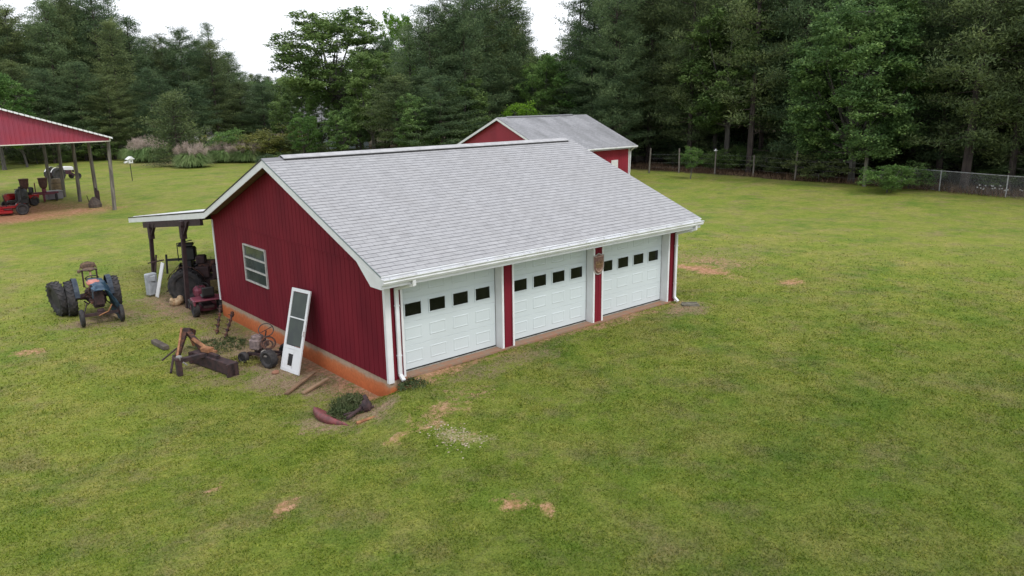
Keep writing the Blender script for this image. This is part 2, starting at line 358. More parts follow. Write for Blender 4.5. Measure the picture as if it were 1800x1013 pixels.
def axis(lo, hi, bands):
    a = [lo]
    while a[-1] < hi:
        x = a[-1]; st = 12.
        for l_, h_, s_ in bands:
            if l_ <= x < h_: st = min(st, s_)
        a.append(x+st)
    return np.array(a)
def lawn_nodes(n, l, vec, leafy=False):
    """colour of the lawn, shared by the ground sheet and by the blades"""
    def noise(s, d=3, r=.55):
        t = n.new('ShaderNodeTexNoise'); t.inputs['Scale'].default_value = s; t.inputs['Detail'].default_value = d; t.inputs['Roughness'].default_value = r; l.new(vec, t.inputs['Vector']); return t.outputs[0]
    def ramp(src, stops):
        r = n.new('ShaderNodeValToRGB'); e = r.color_ramp.elements; e[0].position, e[0].color = stops[0][0], (*stops[0][1], 1); e[1].position, e[1].color = stops[-1][0], (*stops[-1][1], 1)
        for p_, c_ in stops[1:-1]: k = e.new(p_); k.color = (*c_, 1)
        l.new(src, r.inputs[0]); return r.outputs[0]
    def mix(f, a, b, mode='MIX'):
        m_ = n.new('ShaderNodeMix'); m_.data_type = 'RGBA'; m_.blend_type = mode
        if isinstance(f, float): m_.inputs['Factor'].default_value = f
        else: l.new(f, m_.inputs['Factor'])
        l.new(a, m_.inputs[6])
        if isinstance(b, tuple): m_.inputs[7].default_value = (*b, 1)
        else: l.new(b, m_.inputs[7])
        return m_.outputs[2]
    base = ramp(noise(.16, 4, .6), [(.30, (.150, .190, .040)), (.48, (.190, .218, .048)), (.62, (.225, .238, .060)), (.75, (.26, .248, .078))])
    mid = ramp(noise(1.1, 5, .65), [(.30, (.095, .16, .025)), (.47, (.165, .205, .042)), (.60, (.21, .225, .062)), (.72, (.26, .225, .11))])
    c = mix(.5, base, mid)
    patch = ramp(noise(.42, 6, .68), [(.34, (.115, .185, .028)), (.46, (.175, .215, .045)), (.55, (.225, .228, .068)), (.66, (.275, .235, .105))])
    c = mix(.5, c, patch)
    r = n.new('ShaderNodeMapRange'); r.inputs[1].default_value = .50; r.inputs[2].default_value = .64; r.inputs[4].default_value = .62; l.new(noise(.75, 7, .75), r.inputs[0])
    c = mix(r.outputs[0], c, (.21, .172, .105))
    r = n.new('ShaderNodeMapRange'); r.inputs[1].default_value = .52; r.inputs[2].default_value = .66; r.inputs[4].default_value = .6; l.new(noise(.35, 6, .7), r.inputs[0])
    c = mix(r.outputs[0], c, (.085, .155, .03))
    # light falloff painted into the lawn colour: near lawn darker, open lawn paler
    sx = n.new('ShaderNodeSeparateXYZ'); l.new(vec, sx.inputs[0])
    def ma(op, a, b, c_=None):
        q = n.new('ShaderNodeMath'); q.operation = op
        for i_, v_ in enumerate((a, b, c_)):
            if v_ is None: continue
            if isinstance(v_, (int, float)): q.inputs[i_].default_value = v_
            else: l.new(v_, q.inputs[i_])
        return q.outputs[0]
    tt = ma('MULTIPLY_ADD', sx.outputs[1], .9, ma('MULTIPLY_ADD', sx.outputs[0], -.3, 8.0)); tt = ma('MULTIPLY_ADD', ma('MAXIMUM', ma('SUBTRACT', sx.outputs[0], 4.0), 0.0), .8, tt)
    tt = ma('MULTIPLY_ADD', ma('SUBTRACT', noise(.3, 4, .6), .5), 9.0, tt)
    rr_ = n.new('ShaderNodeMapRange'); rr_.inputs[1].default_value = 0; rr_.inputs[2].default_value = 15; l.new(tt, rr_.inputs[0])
    falloff = ramp(rr_.outputs[0], [(0, (.62, .68, .62)), (.5, (.85, .88, .82)), (1, (1.01, 1.0, 1.0))])
    c = mix(1.0, c, falloff, 'MULTIPLY'); c = mix(1.0, c, ramp(noise(2.6, 5, .75), [(.34, (.80, .88, .66)), (.5, (.98, 1.01, .84)), (.66, (1.18, 1.12, 1.02))]), 'MULTIPLY')
    return c, noise, ramp, mix

def build_ground():
    ax = axis(-260, 420, [(-12, 20, .14), (-18, 32, .5), (-30, 50, 1.), (-60, 90, 3)])
    ay = axis(-60, 420, [(-12, 14, .14), (-16, 24, .4), (-20, 60, 1.), (-40, 110, 3)])
    X, Y = np.meshgrid(ax, ay, indexing='ij'); Z = gz(X, Y)
    V = np.stack([X, Y, Z], -1).reshape(-1, 3); ny = len(ay); nx = len(ax)
    i, j = np.meshgrid(np.arange(nx-1), np.arange(ny-1), indexing='ij'); a = (i*ny+j).ravel()
    F = np.stack([a, a+ny, a+ny+1, a+1], 1)
    m = bpy.data.materials.new('lawn'); m.use_nodes = True; n = m.node_tree.nodes; l = m.node_tree.links; b = n['Principled BSDF']
    b.inputs['Roughness'].default_value = .95; b.inputs['Specular IOR Level'].default_value = .1
    tc = n.new('ShaderNodeTexCoord'); vec = tc.outputs['Object']
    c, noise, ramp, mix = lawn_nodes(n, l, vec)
    at = n.new('ShaderNodeAttribute'); at.attribute_name = 'bare'; sp = n.new('ShaderNodeSeparateColor'); l.new(at.outputs['Color'], sp.inputs[0])
    nz = noise(7, 6, .7); nz2 = noise(22, 4, .7)
    # fine mottling of blades and thatch
    coarse = ramp(noise(5, 6, .8), [(.32, (.80, .80, .78)), (.5, (1, 1, 1)), (.68, (1.16, 1.13, 1.1))]); c = mix(1.0, c, coarse, 'MULTIPLY')
    fine = ramp(noise(26, 6, .75), [(.30, (.42, .46, .38)), (.5, (1, 1, 1)), (.68, (1.5, 1.42, 1.35))])
    cc = mix(.85, c, fine, 'MULTIPLY')
    def edge(ch, src, amp=.95):
        a_ = n.new('ShaderNodeMath'); a_.operation = 'SUBTRACT'; l.new(src, a_.inputs[0]); a_.inputs[1].default_value = .5
        b_ = n.new('ShaderNodeMath'); b_.operation = 'MULTIPLY_ADD'; l.new(a_.outputs[0], b_.inputs[0]); b_.inputs[1].default_value = amp*2; l.new(ch, b_.inputs[2])
        r = n.new('ShaderNodeMapRange'); r.inputs[1].default_value = .26; r.inputs[2].default_value = .86; l.new(b_.outputs[0], r.inputs[0])
        z_ = n.new('ShaderNodeMath'); z_.operation = 'MULTIPLY'; g_ = n.new('ShaderNodeMapRange'); g_.inputs[2].default_value = .12; l.new(ch, g_.inputs[0]); l.new(r.outputs[0], z_.inputs[0]); l.new(g_.outputs[0], z_.inputs[1])
        return z_.outputs[0]
    thatch = ramp(nz2, [(.3, (.13, .085, .055)), (.5, (.235, .17, .11)), (.7, (.36, .29, .19))])
    clay = ramp(nz, [(.3, (.27, .12, .065)), (.5, (.40, .20, .12)), (.7, (.52, .32, .21))])
    chalk = ramp(nz2, [(.3, (.28, .19, .12)), (.5, (.38, .29, .20)), (.7, (.52, .44, .34))])
    straw = ramp(nz, [(.3, (.035, .028, .018)), (.5, (.065, .045, .028)), (.7, (.10, .075, .04))])
    cc = mix(edge(sp.outputs[1], nz), cc, thatch)
    cc = mix(edge(sp.outputs[0], nz), cc, clay)
    cc = mix(edge(sp.outputs[2], nz2, .5), cc, chalk)
    at2 = n.new('ShaderNodeAttribute'); at2.attribute_name = 'wood'
    cc = mix(edge(at2.outputs['Fac'], noise(2, 5), .5), cc, straw)
    l.new(cc, b.inputs['Base Color'])
    bp = n.new('ShaderNodeBump'); bp.inputs['Strength'].default_value = .8; bp.inputs['Distance'].default_value = .03; l.new(nz2, bp.inputs['Height']); l.new(bp.outputs[0], b.inputs['Normal'])
    me = np_mesh('ground', V, F, m)
    me.polygons.foreach_set('use_smooth', [True]*len(me.polygons))
    a_, b_, c_, w_ = masks(X, Y)
    at = me.color_attributes.new('bare', 'FLOAT_COLOR', 'POINT')
    at.data.foreach_set('color', np.stack([a_, b_, c_, np.ones_like(a_)], -1).astype(np.float32).ravel())
    at = me.attributes.new('wood', 'FLOAT', 'POINT'); at.data.foreach_set('value', w_.astype(np.float32).ravel())
    o = bpy.data.objects.new('ground', me); COL.objects.link(o)
    tag(o, 'wide mown lawn with bare clay patches and pine straw under the woods', 'lawn', kind='structure')
build_ground()

def grass_blades():
    rs = np.random.RandomState(11)
    D = np.linspace(.2, 52, 500); dens = 2300*np.minimum(1, (11/D)**2.05); pdf = D*dens; cdf = np.cumsum(pdf); cdf /= cdf[-1]
    N = 4800000
    d = np.interp(rs.rand(N), cdf, D); a_ = rs.uniform(-np.pi, np.pi, N)
    k_ = rs.rand(N) < (.10+.90*(1-sst((np.abs(a_)-.66)/.75)))*np.where(d < 6, .25+.75*sst((d-3.5)/4), 1)      # thinner where nobody looks, fading without an edge
    d = d[k_]; az = YAW+a_[k_]; N = len(d)
    x = CAM[0]+d*np.sin(az); y = CAM[1]+d*np.cos(az)
    c, t, k, wd = masks(x, y)
    n1 = fbm(x*2.2, y*2.2, 3)/.94; n2 = fbm(x*7+5, y*7, 2)/.75
    bare = np.maximum(np.maximum(c*1.15, t*.85), k*1.2)+(n2-.5)*.7
    keep = (bare < .48+.55*rs.rand(N)*(n2 > .38)) & ~((x > -.05) & (x < 9.9) & (y > -.05) & (y < 9.7)) & (wd < .3) & (rs.rand(N) < .45+.9*n2) & (rs.rand(N) < 1-sst((d-15)/24))
    x, y, d, n1, n2, t = [q[keep] for q in (x, y, d, n1, n2, t)]; n = len(x)
    z = gz(x, y)-.005
    s = np.maximum(1, d/11)
    h = (.013+.021*rs.rand(n))*(0.5+1.0*n1)*s**.35*np.where(t > .3, .8, 1); wdt = (.0035+.0045*rs.rand(n))*s*1.05
    a = rs.uniform(0, 2*np.pi, n); lean = rs.uniform(.4, 2.0, n)*h; la = rs.uniform(0, 2*np.pi, n)
    P = np.stack([x, y, z], 1); dx = np.stack([np.cos(a)*wdt, np.sin(a)*wdt, 0*a], 1)
    T = P+np.stack([np.cos(la)*lean, np.sin(la)*lean, h], 1)
    up_ = np.cross(2*dx, T-(P-dx))[:, 2] > 0; sg_ = np.where(up_, 1., -1.)[:, None]     # every blade shows its upper face to the sky
    V = np.stack([P-dx*sg_, P+dx*sg_, T], 1).reshape(-1, 3); F = np.arange(3*n).reshape(-1, 3)
    m = bpy.data.materials.new('grass_blades'); m.use_nodes = True; nn = m.node_tree.nodes; l = m.node_tree.links; nn.clear()
    out = nn.new('ShaderNodeOutputMaterial'); tc = nn.new('ShaderNodeTexCoord')
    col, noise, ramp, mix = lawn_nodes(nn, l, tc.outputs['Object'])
    g = nn.new('ShaderNodeNewGeometry')
    var = ramp(g.outputs['Random Per Island'], [(.0, (.24, .38, .16)), (.25, (.60, .76, .38)), (.5, (1.0, 1.10, .68)), (.78, (1.42, 1.36, 1.0)), (.93, (2.0, 1.75, 1.6)), (1., (2.5, 2.2, 2.3))])
    c2 = mix(1.0, col, var, 'MULTIPLY')
    d_ = nn.new('ShaderNodeBsdfDiffuse'); l.new(c2, d_.inputs[0]); tr = nn.new('ShaderNodeBsdfTranslucent'); l.new(c2, tr.inputs[0])
    ms = nn.new('ShaderNodeMixShader'); ms.inputs[0].default_value = .35; l.new(d_.outputs[0], ms.inputs[1]); l.new(tr.outputs[0], ms.inputs[2]); l.new(ms.outputs[0], out.inputs[0])
    me = np_mesh('grass', V, F, m)
    me.polygons.foreach_set('use_smooth', [True]*len(me.polygons))
    # blades take the light of the lawn they grow in: normals straight up
    nor = np.tile(np.array([0, 0, 1.], np.float32), (len(V), 1)); jj = np.repeat(rs.uniform(-.3, .3, (n, 2)), 3, 0); nor[:, :2] += jj; nor /= np.linalg.norm(nor, axis=1)[:, None]
    me.normals_split_custom_set_from_vertices(nor)
    o = bpy.data.objects.new('grass', me); COL.objects.link(o); tag(o, 'short mown grass blades covering the lawn', 'grass', kind='stuff')
grass_blades()
# ------------------------------------------------------------------ the three-door garage
L_, D_ = 9.83, 9.6
YR, ZR, YF, ZF, YK, ZK, YE, ZE = 4.727, 4.444, -.505, 2.395, 9.145, 2.725, 17.2, 1.70
XA, XB = -.375, 10.21
SL = (ZR-ZF)/(YR-YF); SL2 = (ZR-ZK)/(YK-YR); SL3 = (ZK-ZE)/(YE-YK)
def roof_z(y):
    if y < YR: return ZR-SL*(YR-y)
    if y < YK: return ZR-SL2*(y-YR)
    return ZK-SL3*(y-YK)
garage = thing('garage', 'red sided garage with three white overhead doors and a pale shingled gable roof', 'garage', (0, 0, 0))
def P(name, mb, m, parent=None, label=None, smooth=False): return mb.build(name, m, parent if parent is not None else garage, label, smooth)

def siding(ax, fixed, lo, hi, zlo, ztop, out, pitch=.2032, gw=.012, gd=.009, extra=None):
    """vertical grooved siding as one sheet. ax: 'x' or 'y' is the running direction; out = -1/+1 outward sign"""
    mb = MB(); pts = [lo]; k = math.floor(lo/pitch)+1; cuts = [];
    while k*pitch < hi-.03:
        if k*pitch > lo+.03: cuts.append(k*pitch)
        k += 1
    ex = list(extra or [])
    prof = [(lo, 0)]
    for c in sorted(cuts): prof += [(c-gw/2-.002, 0), (c-gw/2, gd), (c+gw/2, gd), (c+gw/2+.002, 0)]
    for e in ex: prof.append((e, 0))
    prof.append((hi, 0)); prof.sort()
    for (a, da), (b, db) in zip(prof[:-1], prof[1:]):
        za, zb = ztop(a), ztop(b)
        if za <= zlo+.001 and zb <= zlo+.001: continue
        za = max(za, zlo+.001); zb = max(zb, zlo+.001)
        fa, fb = fixed-out*da, fixed-out*db
        q = [(a, fa, zlo), (b, fb, zlo), (b, fb, zb), (a, fa, za)]
        if ax == 'y': q = [(f, s_, z) for s_, f, z in q]
        mb.add(q, [(0, 1, 2, 3)])
    return mb
under = lambda y: roof_z(y)-.13
# structural core just inside the siding, so nothing shows through
core = MB(); yy = [0.05, YR, D_-.05]
core.prism([(.03, .06, .02), (.03, D_-.03, .02), (.03, D_-.03, under(D_)-.03), (.03, YR, under(YR)-.05), (.03, .06, under(.06)-.05)], (.02, 0, 0))
P('inner_wall', core, RED)
P('gable_wall', siding('y', 0, .0, D_, -.06, lambda y: min(2.43, under(y)), -1), RED, label='lower grooved red siding of the gable end')
P('gable_siding', siding('y', -.014, .0, D_, 2.415, under, -1, extra=[YR]), RED, label='upper grooved red siding under the gable peak')
P('flashing', MB().box((-.016, 4.6, 2.418), (.012, 8.1, .02)), RED)
# rear and far walls
P('rear_wall', siding('x', D_, 0, L_, -.06, lambda x: 2.5, 1), RED)
P('end_wall', siding('y', L_, 0, D_, -.06, under, 1, extra=[YR]), RED)
# foundation: blocks stained by splashed clay
fo = MB()
fo.box((.11, D_/2, -.55), (.16, D_-.04, 1.0)); fo.box((L_/2, .11, -.554), (L_-.36, .16, 1.0)); fo.box((L_-.11, D_/2, -.55), (.16, D_-.04, 1.0)); fo.box((L_/2, D_-.11, -.554), (L_-.36, .16, 1.0))
P('foundation', fo, FOUND)
P('floor_slab', MB().box((L_/2, D_/2+.05, -.07), (L_-.4, D_-.3, .1)), CONC)
# front piers
XO = [(.418, 3.158), (3.546, 6.286), (6.674, 9.414)]
piers = [(0.0, .418), (3.158, 3.546), (6.286, 6.674), (9.414, L_)]
TOPZ = 2.16; REC = .225
for a, b in piers:
    P('pier', siding('x', 0, a, b, -.05 if 0 < a < 9 else -.06, lambda x: TOPZ+.05, -1), RED)
hd = MB().box((L_/2, .14, 2.36), (L_-.04, .2, .3)); P('header', hd, RED)
for a, b in XO:
    jb = MB()
    jb.box((b+.012, REC/2-.004, 1.065), (.026, REC+.02, 2.23)); jb.box((a-.012, REC/2-.004, 1.065), (.026, REC+.02, 2.23))
    jb.box(((a+b)/2, REC/2, 2.19), (b-a, REC, .03))
    P('door_jamb', jb, WHITE)
    for q in (a-.03, b+.03): P('door_trim', MB().box((q, -.012, 1.06), (.055, .022, 2.22), bev=.004), WHITE)
    # sectional door
    dr = MB(); W_ = b-a; sh = .533
    for k in range(4):
        z0 = .012+k*sh; dr.box(((a+b)/2, REC+.025, z0+sh/2-.0015), (W_-.03, .05, sh-.003), bev=.003)
        for j in range(4):
            cx = a+.235+.1+j*(W_-.14)/4*1.0; cx = a+.07+(j+.5)*(W_-.14)/4
            if k != 2:
                for (zz, hh) in ((z0+sh*.5+.01, .285),):
                    w2, h2 = .225, hh/2
                    o_ = REC-.001
                    ring = [(cx-w2, o_, zz-h2), (cx+w2, o_, zz-h2), (cx+w2, o_, zz+h2), (cx-w2, o_, zz+h2)]
                    def ins(d, e): return [(cx-w2+d, o_-e, zz-h2+d), (cx+w2-d, o_-e, zz-h2+d), (cx+w2-d, o_-e, zz+h2-d), (cx-w2+d, o_-e, zz+h2-d)]
                    vs = ring+ins(.012, .007)+ins(.026, .007)+ins(.036, .002)
                    fs = []
                    for q in range(3):
                        for r_ in range(4): fs.append((q*4+r_, q*4+(r_+1) % 4, (q+1)*4+(r_+1) % 4, (q+1)*4+r_))
                    fs.append((12, 13, 14, 15)); dr.add(vs, fs)
            else:
                zz = z0+sh*.5+.02; w2, h2 = .235, .165
                for dx_, dz_, sx, sz in ((-w2+.012, 0, .024, 2*h2), (w2-.012, 0, .024, 2*h2), (0, h2-.012, 2*w2-.048, .024), (0, -h2+.012, 2*w2-.048, .024)):
                    dr.box((cx+dx_, REC-.009, zz+dz_), (sx, .02, sz))
    door = P('garage_door', dr, DOORW)
    for j in range(4):
        cx = a+.07+(j+.5)*(W_-.14)/4; zz = .012+2*sh+sh*.5+.02
        P('window_pane', MB().box((cx, REC-.005, zz), (.418, .006, .278)), PANE, door)
    P('bottom_seal', MB().box(((a+b)/2, REC+.02, .004), (W_-.03, .05, .02)), BLACK, door)
# concrete sill strip under the doors
P('door_sill', MB().box((L_/2, .07, -.055), (L_-.5, .24, .05)), mat('clay_stained_sill', (.30, .15, .09), .9, (.24, .17, .12), 6))
# corner boards
P('corner_board', MB().box((.055, -.013, 1.03), (.115, .024, 2.27), bev=.004), WHITE)
P('corner_board', MB().box((-.013, .02, 1.03), (.024, .085, 2.268), bev=.004), WHITE)
P('corner_board', MB().box((-.013, D_-.04, 1.18), (.024, .085, 2.48), bev=.004), WHITE)
P('corner_board', MB().box((L_-.03, -.013, 1.03), (.06, .024, 2.27), bev=.004), WHITE)
# side window in the gable wall: three stacked sashes
wy0, wy1, wz0, wz1 = 5.86, 7.32, .96, 1.97
fr = MB()
for y in (wy0+.02, wy1-.02): fr.box((-.02, y, (wz0+wz1)/2), (.05, .045, wz1-wz0+.04))
for z in (wz0, wz0+(wz1-wz0)/3, wz0+2*(wz1-wz0)/3, wz1): fr.box((-.019, (wy0+wy1)/2, z), (.046, wy1-wy0-.045, .04))
wf = P('side_window', fr, mat('window_frame_paint', (.50, .49, .47), .6, (.40, .39, .37), 5))
for k in range(3):
    z = wz0+(k+.5)*(wz1-wz0)/3
    P('window_pane', MB().box((-.008, (wy0+wy1)/2, z), (.006, wy1-wy0-.05, (wz1-wz0)/3-.03)), GLASSW, wf)
# roof decks with stepped shingle courses
def slope(y0, z0, y1, z1, x0, x1, m, name, step=.142, lift=.007, th=.03, label=None):
    n = max(1, round(math.hypot(y1-y0, z1-z0)/step)); V = []; F = []; UV = []
    d = Vector((0, y1-y0, z1-z0)).normalized(); nrm = Vector((0, -d.z, d.y));
    if nrm.z < 0: nrm = -nrm
    rr = random.Random(5)
    LL = math.hypot(y1-y0, z1-z0)
    nx = 40
    for i in range(n):
        a = Vector((0, y0, z0))+d*LL*i/n; b = Vector((0, y0, z0))+d*LL*(i+1)/n
        for k in range(nx):
            xa = x0+(x1-x0)*k/nx; xb = x0+(x1-x0)*(k+1)/nx
            h1 = lift+rr.uniform(0, .002)
            o = len(V)
            V += [a+nrm*h1+Vector((xa, 0, 0)), a+nrm*h1+Vector((xb, 0, 0)), b+nrm*.001+Vector((xb, 0, 0)), b+nrm*.001+Vector((xa, 0, 0)), a+Vector((xb, 0, 0))-nrm*.002, a+Vector((xa, 0, 0))-nrm*.002]
            F += [(o, o+1, o+2, o+3), (o+5, o+4, o+1, o)]
            v0 = LL*i/n*.142/(LL/n); v1 = v0+.1415
            UV += [(xa, v0+.0), (xb, v0), (xb, v1), (xa, v1), (xa, v0), (xb, v0), (xb, v0+.003), (xa, v0+.003)]
    # underside deck
    o = len(V); A = Vector((0, y0, z0)); B = Vector((0, y1, z1)); dn = -nrm*th; t0 = -nrm*.003
    V += [A+Vector((x0, 0, 0))+t0, A+Vector((x1, 0, 0))+t0, B+Vector((x1, 0, 0))+t0, B+Vector((x0, 0, 0))+t0, A+Vector((x0, 0, 0))+dn, A+Vector((x1, 0, 0))+dn, B+Vector((x1, 0, 0))+dn, B+Vector((x0, 0, 0))+dn]
    fs = [(4, 5, 6, 7), (0, 1, 5, 4), (1, 2, 6, 5), (2, 3, 7, 6), (3, 0, 4, 7)]
    F += [tuple(i+o for i in f) for f in fs]; UV += [(0, 0)]*20
    me = bpy.data.meshes.new(name); me.from_pydata([tuple(v) for v in V], [], F); me.materials.append(m)
    uvl = me.uv_layers.new(name='UVMap'); uvl.data.foreach_set('uv', np.array(UV, np.float32).ravel())
    return me
def roof_part(name, me, parent, label=None):
    o = bpy.data.objects.new(name, me); COL.objects.link(o); o.parent = parent
    if label: o['label'] = label
    return o
roof = roof_part('roof', slope(YF, ZF, YR, ZR, XA, XB, SHINGLE, 'roof'), garage, 'pale grey shingled front slope')
roof_part('roof', slope(YK, ZK, YR, ZR, XA, XB, SHINGLE, 'roof_rear'), garage, 'rear roof slope')
LT = MB()
LTm = mat('white_metal_roof', (.68, .69, .70), .35, (.56, .57, .57), 2)
n_ = 52
for k in range(n_):
    xa = XA+.012+(XB-XA)*k/n_; xb = XA+.012+(XB-XA)*(k+1)/n_-.001
    for (u, v, h1, h2) in ((0, .8, .0, .0), (.8, .9, .0, .018), (.9, 1., .018, .0)):
        p0 = xa+(xb-xa)*u; p1 = xa+(xb-xa)*v
        LT.add([(p0, YE, ZE+h1+.004), (p1, YE, ZE+h2+.004), (p1, YK+.02, ZK+h2+.004), (p0, YK+.02, ZK+h1+.004)], [(0, 1, 2, 3)])
LT.prism([(XA+.02, YE, ZE-.02), (XA+.02, YK+.02, ZK-.02), (XA+.02, YK+.02, ZK-.003), (XA+.02, YE, ZE-.003)], (XB-XA-.04, 0, 0))
P('lean_to_roof', LT, LTm, label='low white metal lean-to roof')
# ridge vent
rv = MB()
x0, x1 = .12, 9.95
for s_ in (-1, 1):
    sl = SL if s_ < 0 else SL2
    rv.prism([(x0, YR+s_*.0, ZR+.066), (x0, YR+s_*.17, ZR+.066-.17*sl), (x0, YR+s_*.17, ZR+.050-.17*sl), (x0, YR, ZR+.050)], (x1-x0, 0, 0))
vent = P('ridge_vent', rv, SHINGLE2 or mat('vent_cap', (.43, .43, .44), .85, (.33, .33, .34), 5))
vd = MB()
for s_ in (-1, 1):
    sl = SL if s_ < 0 else SL2
    vd.prism([(x0+.01, YR+s_*.165, ZR+.050-.165*sl), (x0+.01, YR+s_*.15, ZR+.050-.15*sl), (x0+.01, YR+s_*.15, ZR-.03-.15*sl), (x0+.01, YR+s_*.165, ZR-.03-.165*sl)], (x1-x0-.02, 0, 0))
P('vent_slot', vd, BLACK, vent)
cp = MB()
for s_ in (-1, 1):
    sl = SL if s_ < 0 else SL2
    cp.prism([(XA, YR, ZR+.014), (XA, YR+s_*.16, ZR+.014-.16*sl), (XA, YR+s_*.16, ZR+.006-.16*sl), (XA, YR, ZR+.006)], (.48, 0, 0))
P('ridge_cap', cp, SHINGLE)
# rake boards (fascia) at the near gable, soffit boards beneath, drip edge
FH = .17
def rake(x, outw):
    mb = MB(); zt = -.035
    mb.prism([(x, YF, ZF+zt), (x, YR, ZR+zt), (x, YR, ZR+zt-FH), (x, YF+.04, ZF+zt-FH*.9)], (outw, 0, 0))
    mb.prism([(x, YR, ZR+zt), (x, YK, ZK+zt), (x, YK, ZK+zt-FH), (x, YR, ZR+zt-FH)], (outw, 0, 0))
    mb.prism([(x, YK, ZK+zt), (x, YE, ZE+zt), (x, YE, ZE+zt-FH*.95), (x, YK, ZK+zt-FH)], (outw, 0, 0))
    return mb
P('rake_board', rake(XA+.004, .022), WHITE); P('rake_board', rake(XB-.026, .022), WHITE)
de = MB()
for x in (XA-.006,):
    de.prism([(x, YF, ZF+.004), (x, YR, ZR+.004), (x, YR, ZR-.034), (x, YF, ZF-.034)], (.012, 0, 0))
P('drip_edge', de, mat('grey_drip_edge', (.22, .26, .28), .5))
de = MB()
de.prism([(XA-.006, YR, ZR+.004), (XA-.006, YK, ZK+.004), (XA-.006, YK, ZK-.032), (XA-.006, YR, ZR-.032)], (.012, 0, 0))
de.prism([(XA-.006, YK, ZK+.0), (XA-.006, YE, ZE+.0), (XA-.006, YE, ZE-.032), (XA-.006, YK, ZK-.032)], (.012, 0, 0))
P('drip_edge', de, BLACK)
# box return where the rake meets the eave
P('eave_return', MB().prism([(XA+.026, YF+.01, ZF-.06), (XA+.026, YF+.95, ZF-.06+.94*SL-.13), (XA+.026, YF+.42, 2.115), (XA+.026, YF+.01, 2.115)], (-.026, 0, 0)), WHITE)
for xa, xb in ((XA+.03, -.005), (L_+.01, XB-.03)):
    so = MB(); so.prism([(xa, YF+.5, roof_z(YF+.5)-.09), (xa, YR, ZR-.09), (xa, YR, ZR-.11), (xa, YF+.5, roof_z(YF+.5)-.11)], (xb-xa, 0, 0))
    so.prism([(xa, YR, ZR-.09), (xa, YK, ZK-.09), (xa, YK, ZK-.11), (xa, YR, ZR-.11)], (xb-xa, 0, 0))
    P('gable_soffit', so, SOFW)
P('gable_brace', MB().beam((XA+.05, YR-.42, ZR-.42), (-.02, YR-.1, ZR-.42), .03, .05), PLANK)
# boxed eave: soffit, fascia, gutter
ev = MB(); ev.box(((XA+XB)/2, YF/2-.005, 2.135), (XB-XA-.05, -YF+.0, .012)); 
P('soffit', ev, WHITE)
sv = MB()
sv.box((L_/2, -.22, 2.126), (L_, .06, .004))
P('soffit_vent', sv, mat('soffit_vent_grey', (.33, .34, .34), .6))
P('fascia', MB().box(((XA+XB)/2, YF+.012, 2.24), (XB-XA-.02, .022, .23)), WHITE)
gt = MB(); y0 = YF-.002; zt = ZF-.062
prof = [(y0, zt), (y0, zt-.12), (y0-.075, zt-.12), (y0-.10, zt-.075), (y0-.095, zt-.05), (y0-.122, zt-.012), (y0-.122, zt), (y0-.108, zt), (y0-.108, zt-.01), (y0-.085, zt-.05), (y0-.09, zt-.07), (y0-.07, zt-.11), (y0-.01, zt-.11), (y0-.01, zt)]
gt.prism([(XA-.01, a, b) for a, b in prof], (XB-XA+.02, 0, 0))
for x in (XA-.008, XB+.004): gt.prism([(x, a, b) for a, b in prof[:7]], (.004, 0, 0))
for k in range(17): gt.box((XA+.2+k*.63, y0-.055, zt-.006), (.02, .11, .012))
P('gutter', gt, GUTTER)
P('drip_edge', MB().prism([(XA, YF+.03, ZF+.008), (XA, YF-.018, ZF-.008), (XA, YF-.018, ZF-.03), (XA, YF+.03, ZF-.03)], (XB-XA, 0, 0)), GUTTER)
def downspout(x, kink):
    mb = MB(); wd, dp = .085, .06
    pts = [(x+kink, YF-.05, 2.24), (x+kink, YF-.05, 2.11), (x, -.07, 1.96), (x, -.07, .07), (x+.0, -.19, -.02)]
    for a, b in zip(pts[:-1], pts[1:]):
        a, b = Vector(a), Vector(b); d = (b-a).normalized(); mb.beam(a-d*.018, b+d*.018, wd if abs(d.z) > .5 else wd, dp, (0, -1, 0.001) if abs(d.z) > .5 else (0, 0, 1), bev=.008)
    for z in (.5, 1.6): mb.box((x, -.07, z), (.1, .068, .025))
    return mb
P('downspout', downspout(.235, .13), GUTTER); P('downspout', downspout(9.70, .22), GUTTER)
# eave lamp at the far corner
el = P('eave_lamp', MB().lathe((9.98, -.30, 2.13), (0, 0, -1), [(0, .05), (.02, .05), (.03, .02)]).lathe((9.98, -.36, 2.07), (0, -.6, -1), [(-.05, .02), (-.03, .05), (.06, .065), (.07, .05)]), WHITE, label='small white eave floodlight')
# lean-to frame
for (bx, by, tx, ty) in ((-.41, 14.86, -.37, 14.58), (-.45, 11.34, -.37, 11.19)):
    zt = roof_z(ty)-.32
    pm = MB(); gz0 = float(gz(bx, by)); pm.beam((bx, by, gz0-.3), (tx, ty, zt), .115, .115, (1, 0, 0)); pm.box((tx, ty+.0, zt-.22), (.16, .21, .52)); pm.box((tx, ty, zt+.02), (.17, .32, .12))
    po = P('porch_post', pm, DARKW)
    P('knee_brace', MB().beam((tx, ty, zt-.45), (tx, ty-.62, roof_z(ty-.62)-.25), .05, .09, (1, 0, 0)), DARKW, po)
bm_ = MB(); bm_.beam((-.30, 9.62, roof_z(9.62)-.31), (-.37, 15.28, roof_z(15.28)-.31), .09, .2); P('porch_beam', bm_, DARKW)
bm_ = MB()
for k in range(13): x = -.2+k*.82; bm_.beam((x, 9.65, roof_z(9.65)-.13), (x, 17.1, roof_z(17.1)-.13), .04, .14)
P('rafters', bm_, DARKW)
P('porch_beam', MB().beam((-.3, 15.3, roof_z(15.3)-.28), (10.1, 15.3, roof_z(15.3)-.28), .09, .16), DARKW)
for x in (9.9,):
    P('porch_post', MB().beam((x, 15.1, float(gz(x, 15.1))-.3), (x, 15.1, roof_z(15.1)-.3), .115, .115, (1, 0, 0)), DARKW)

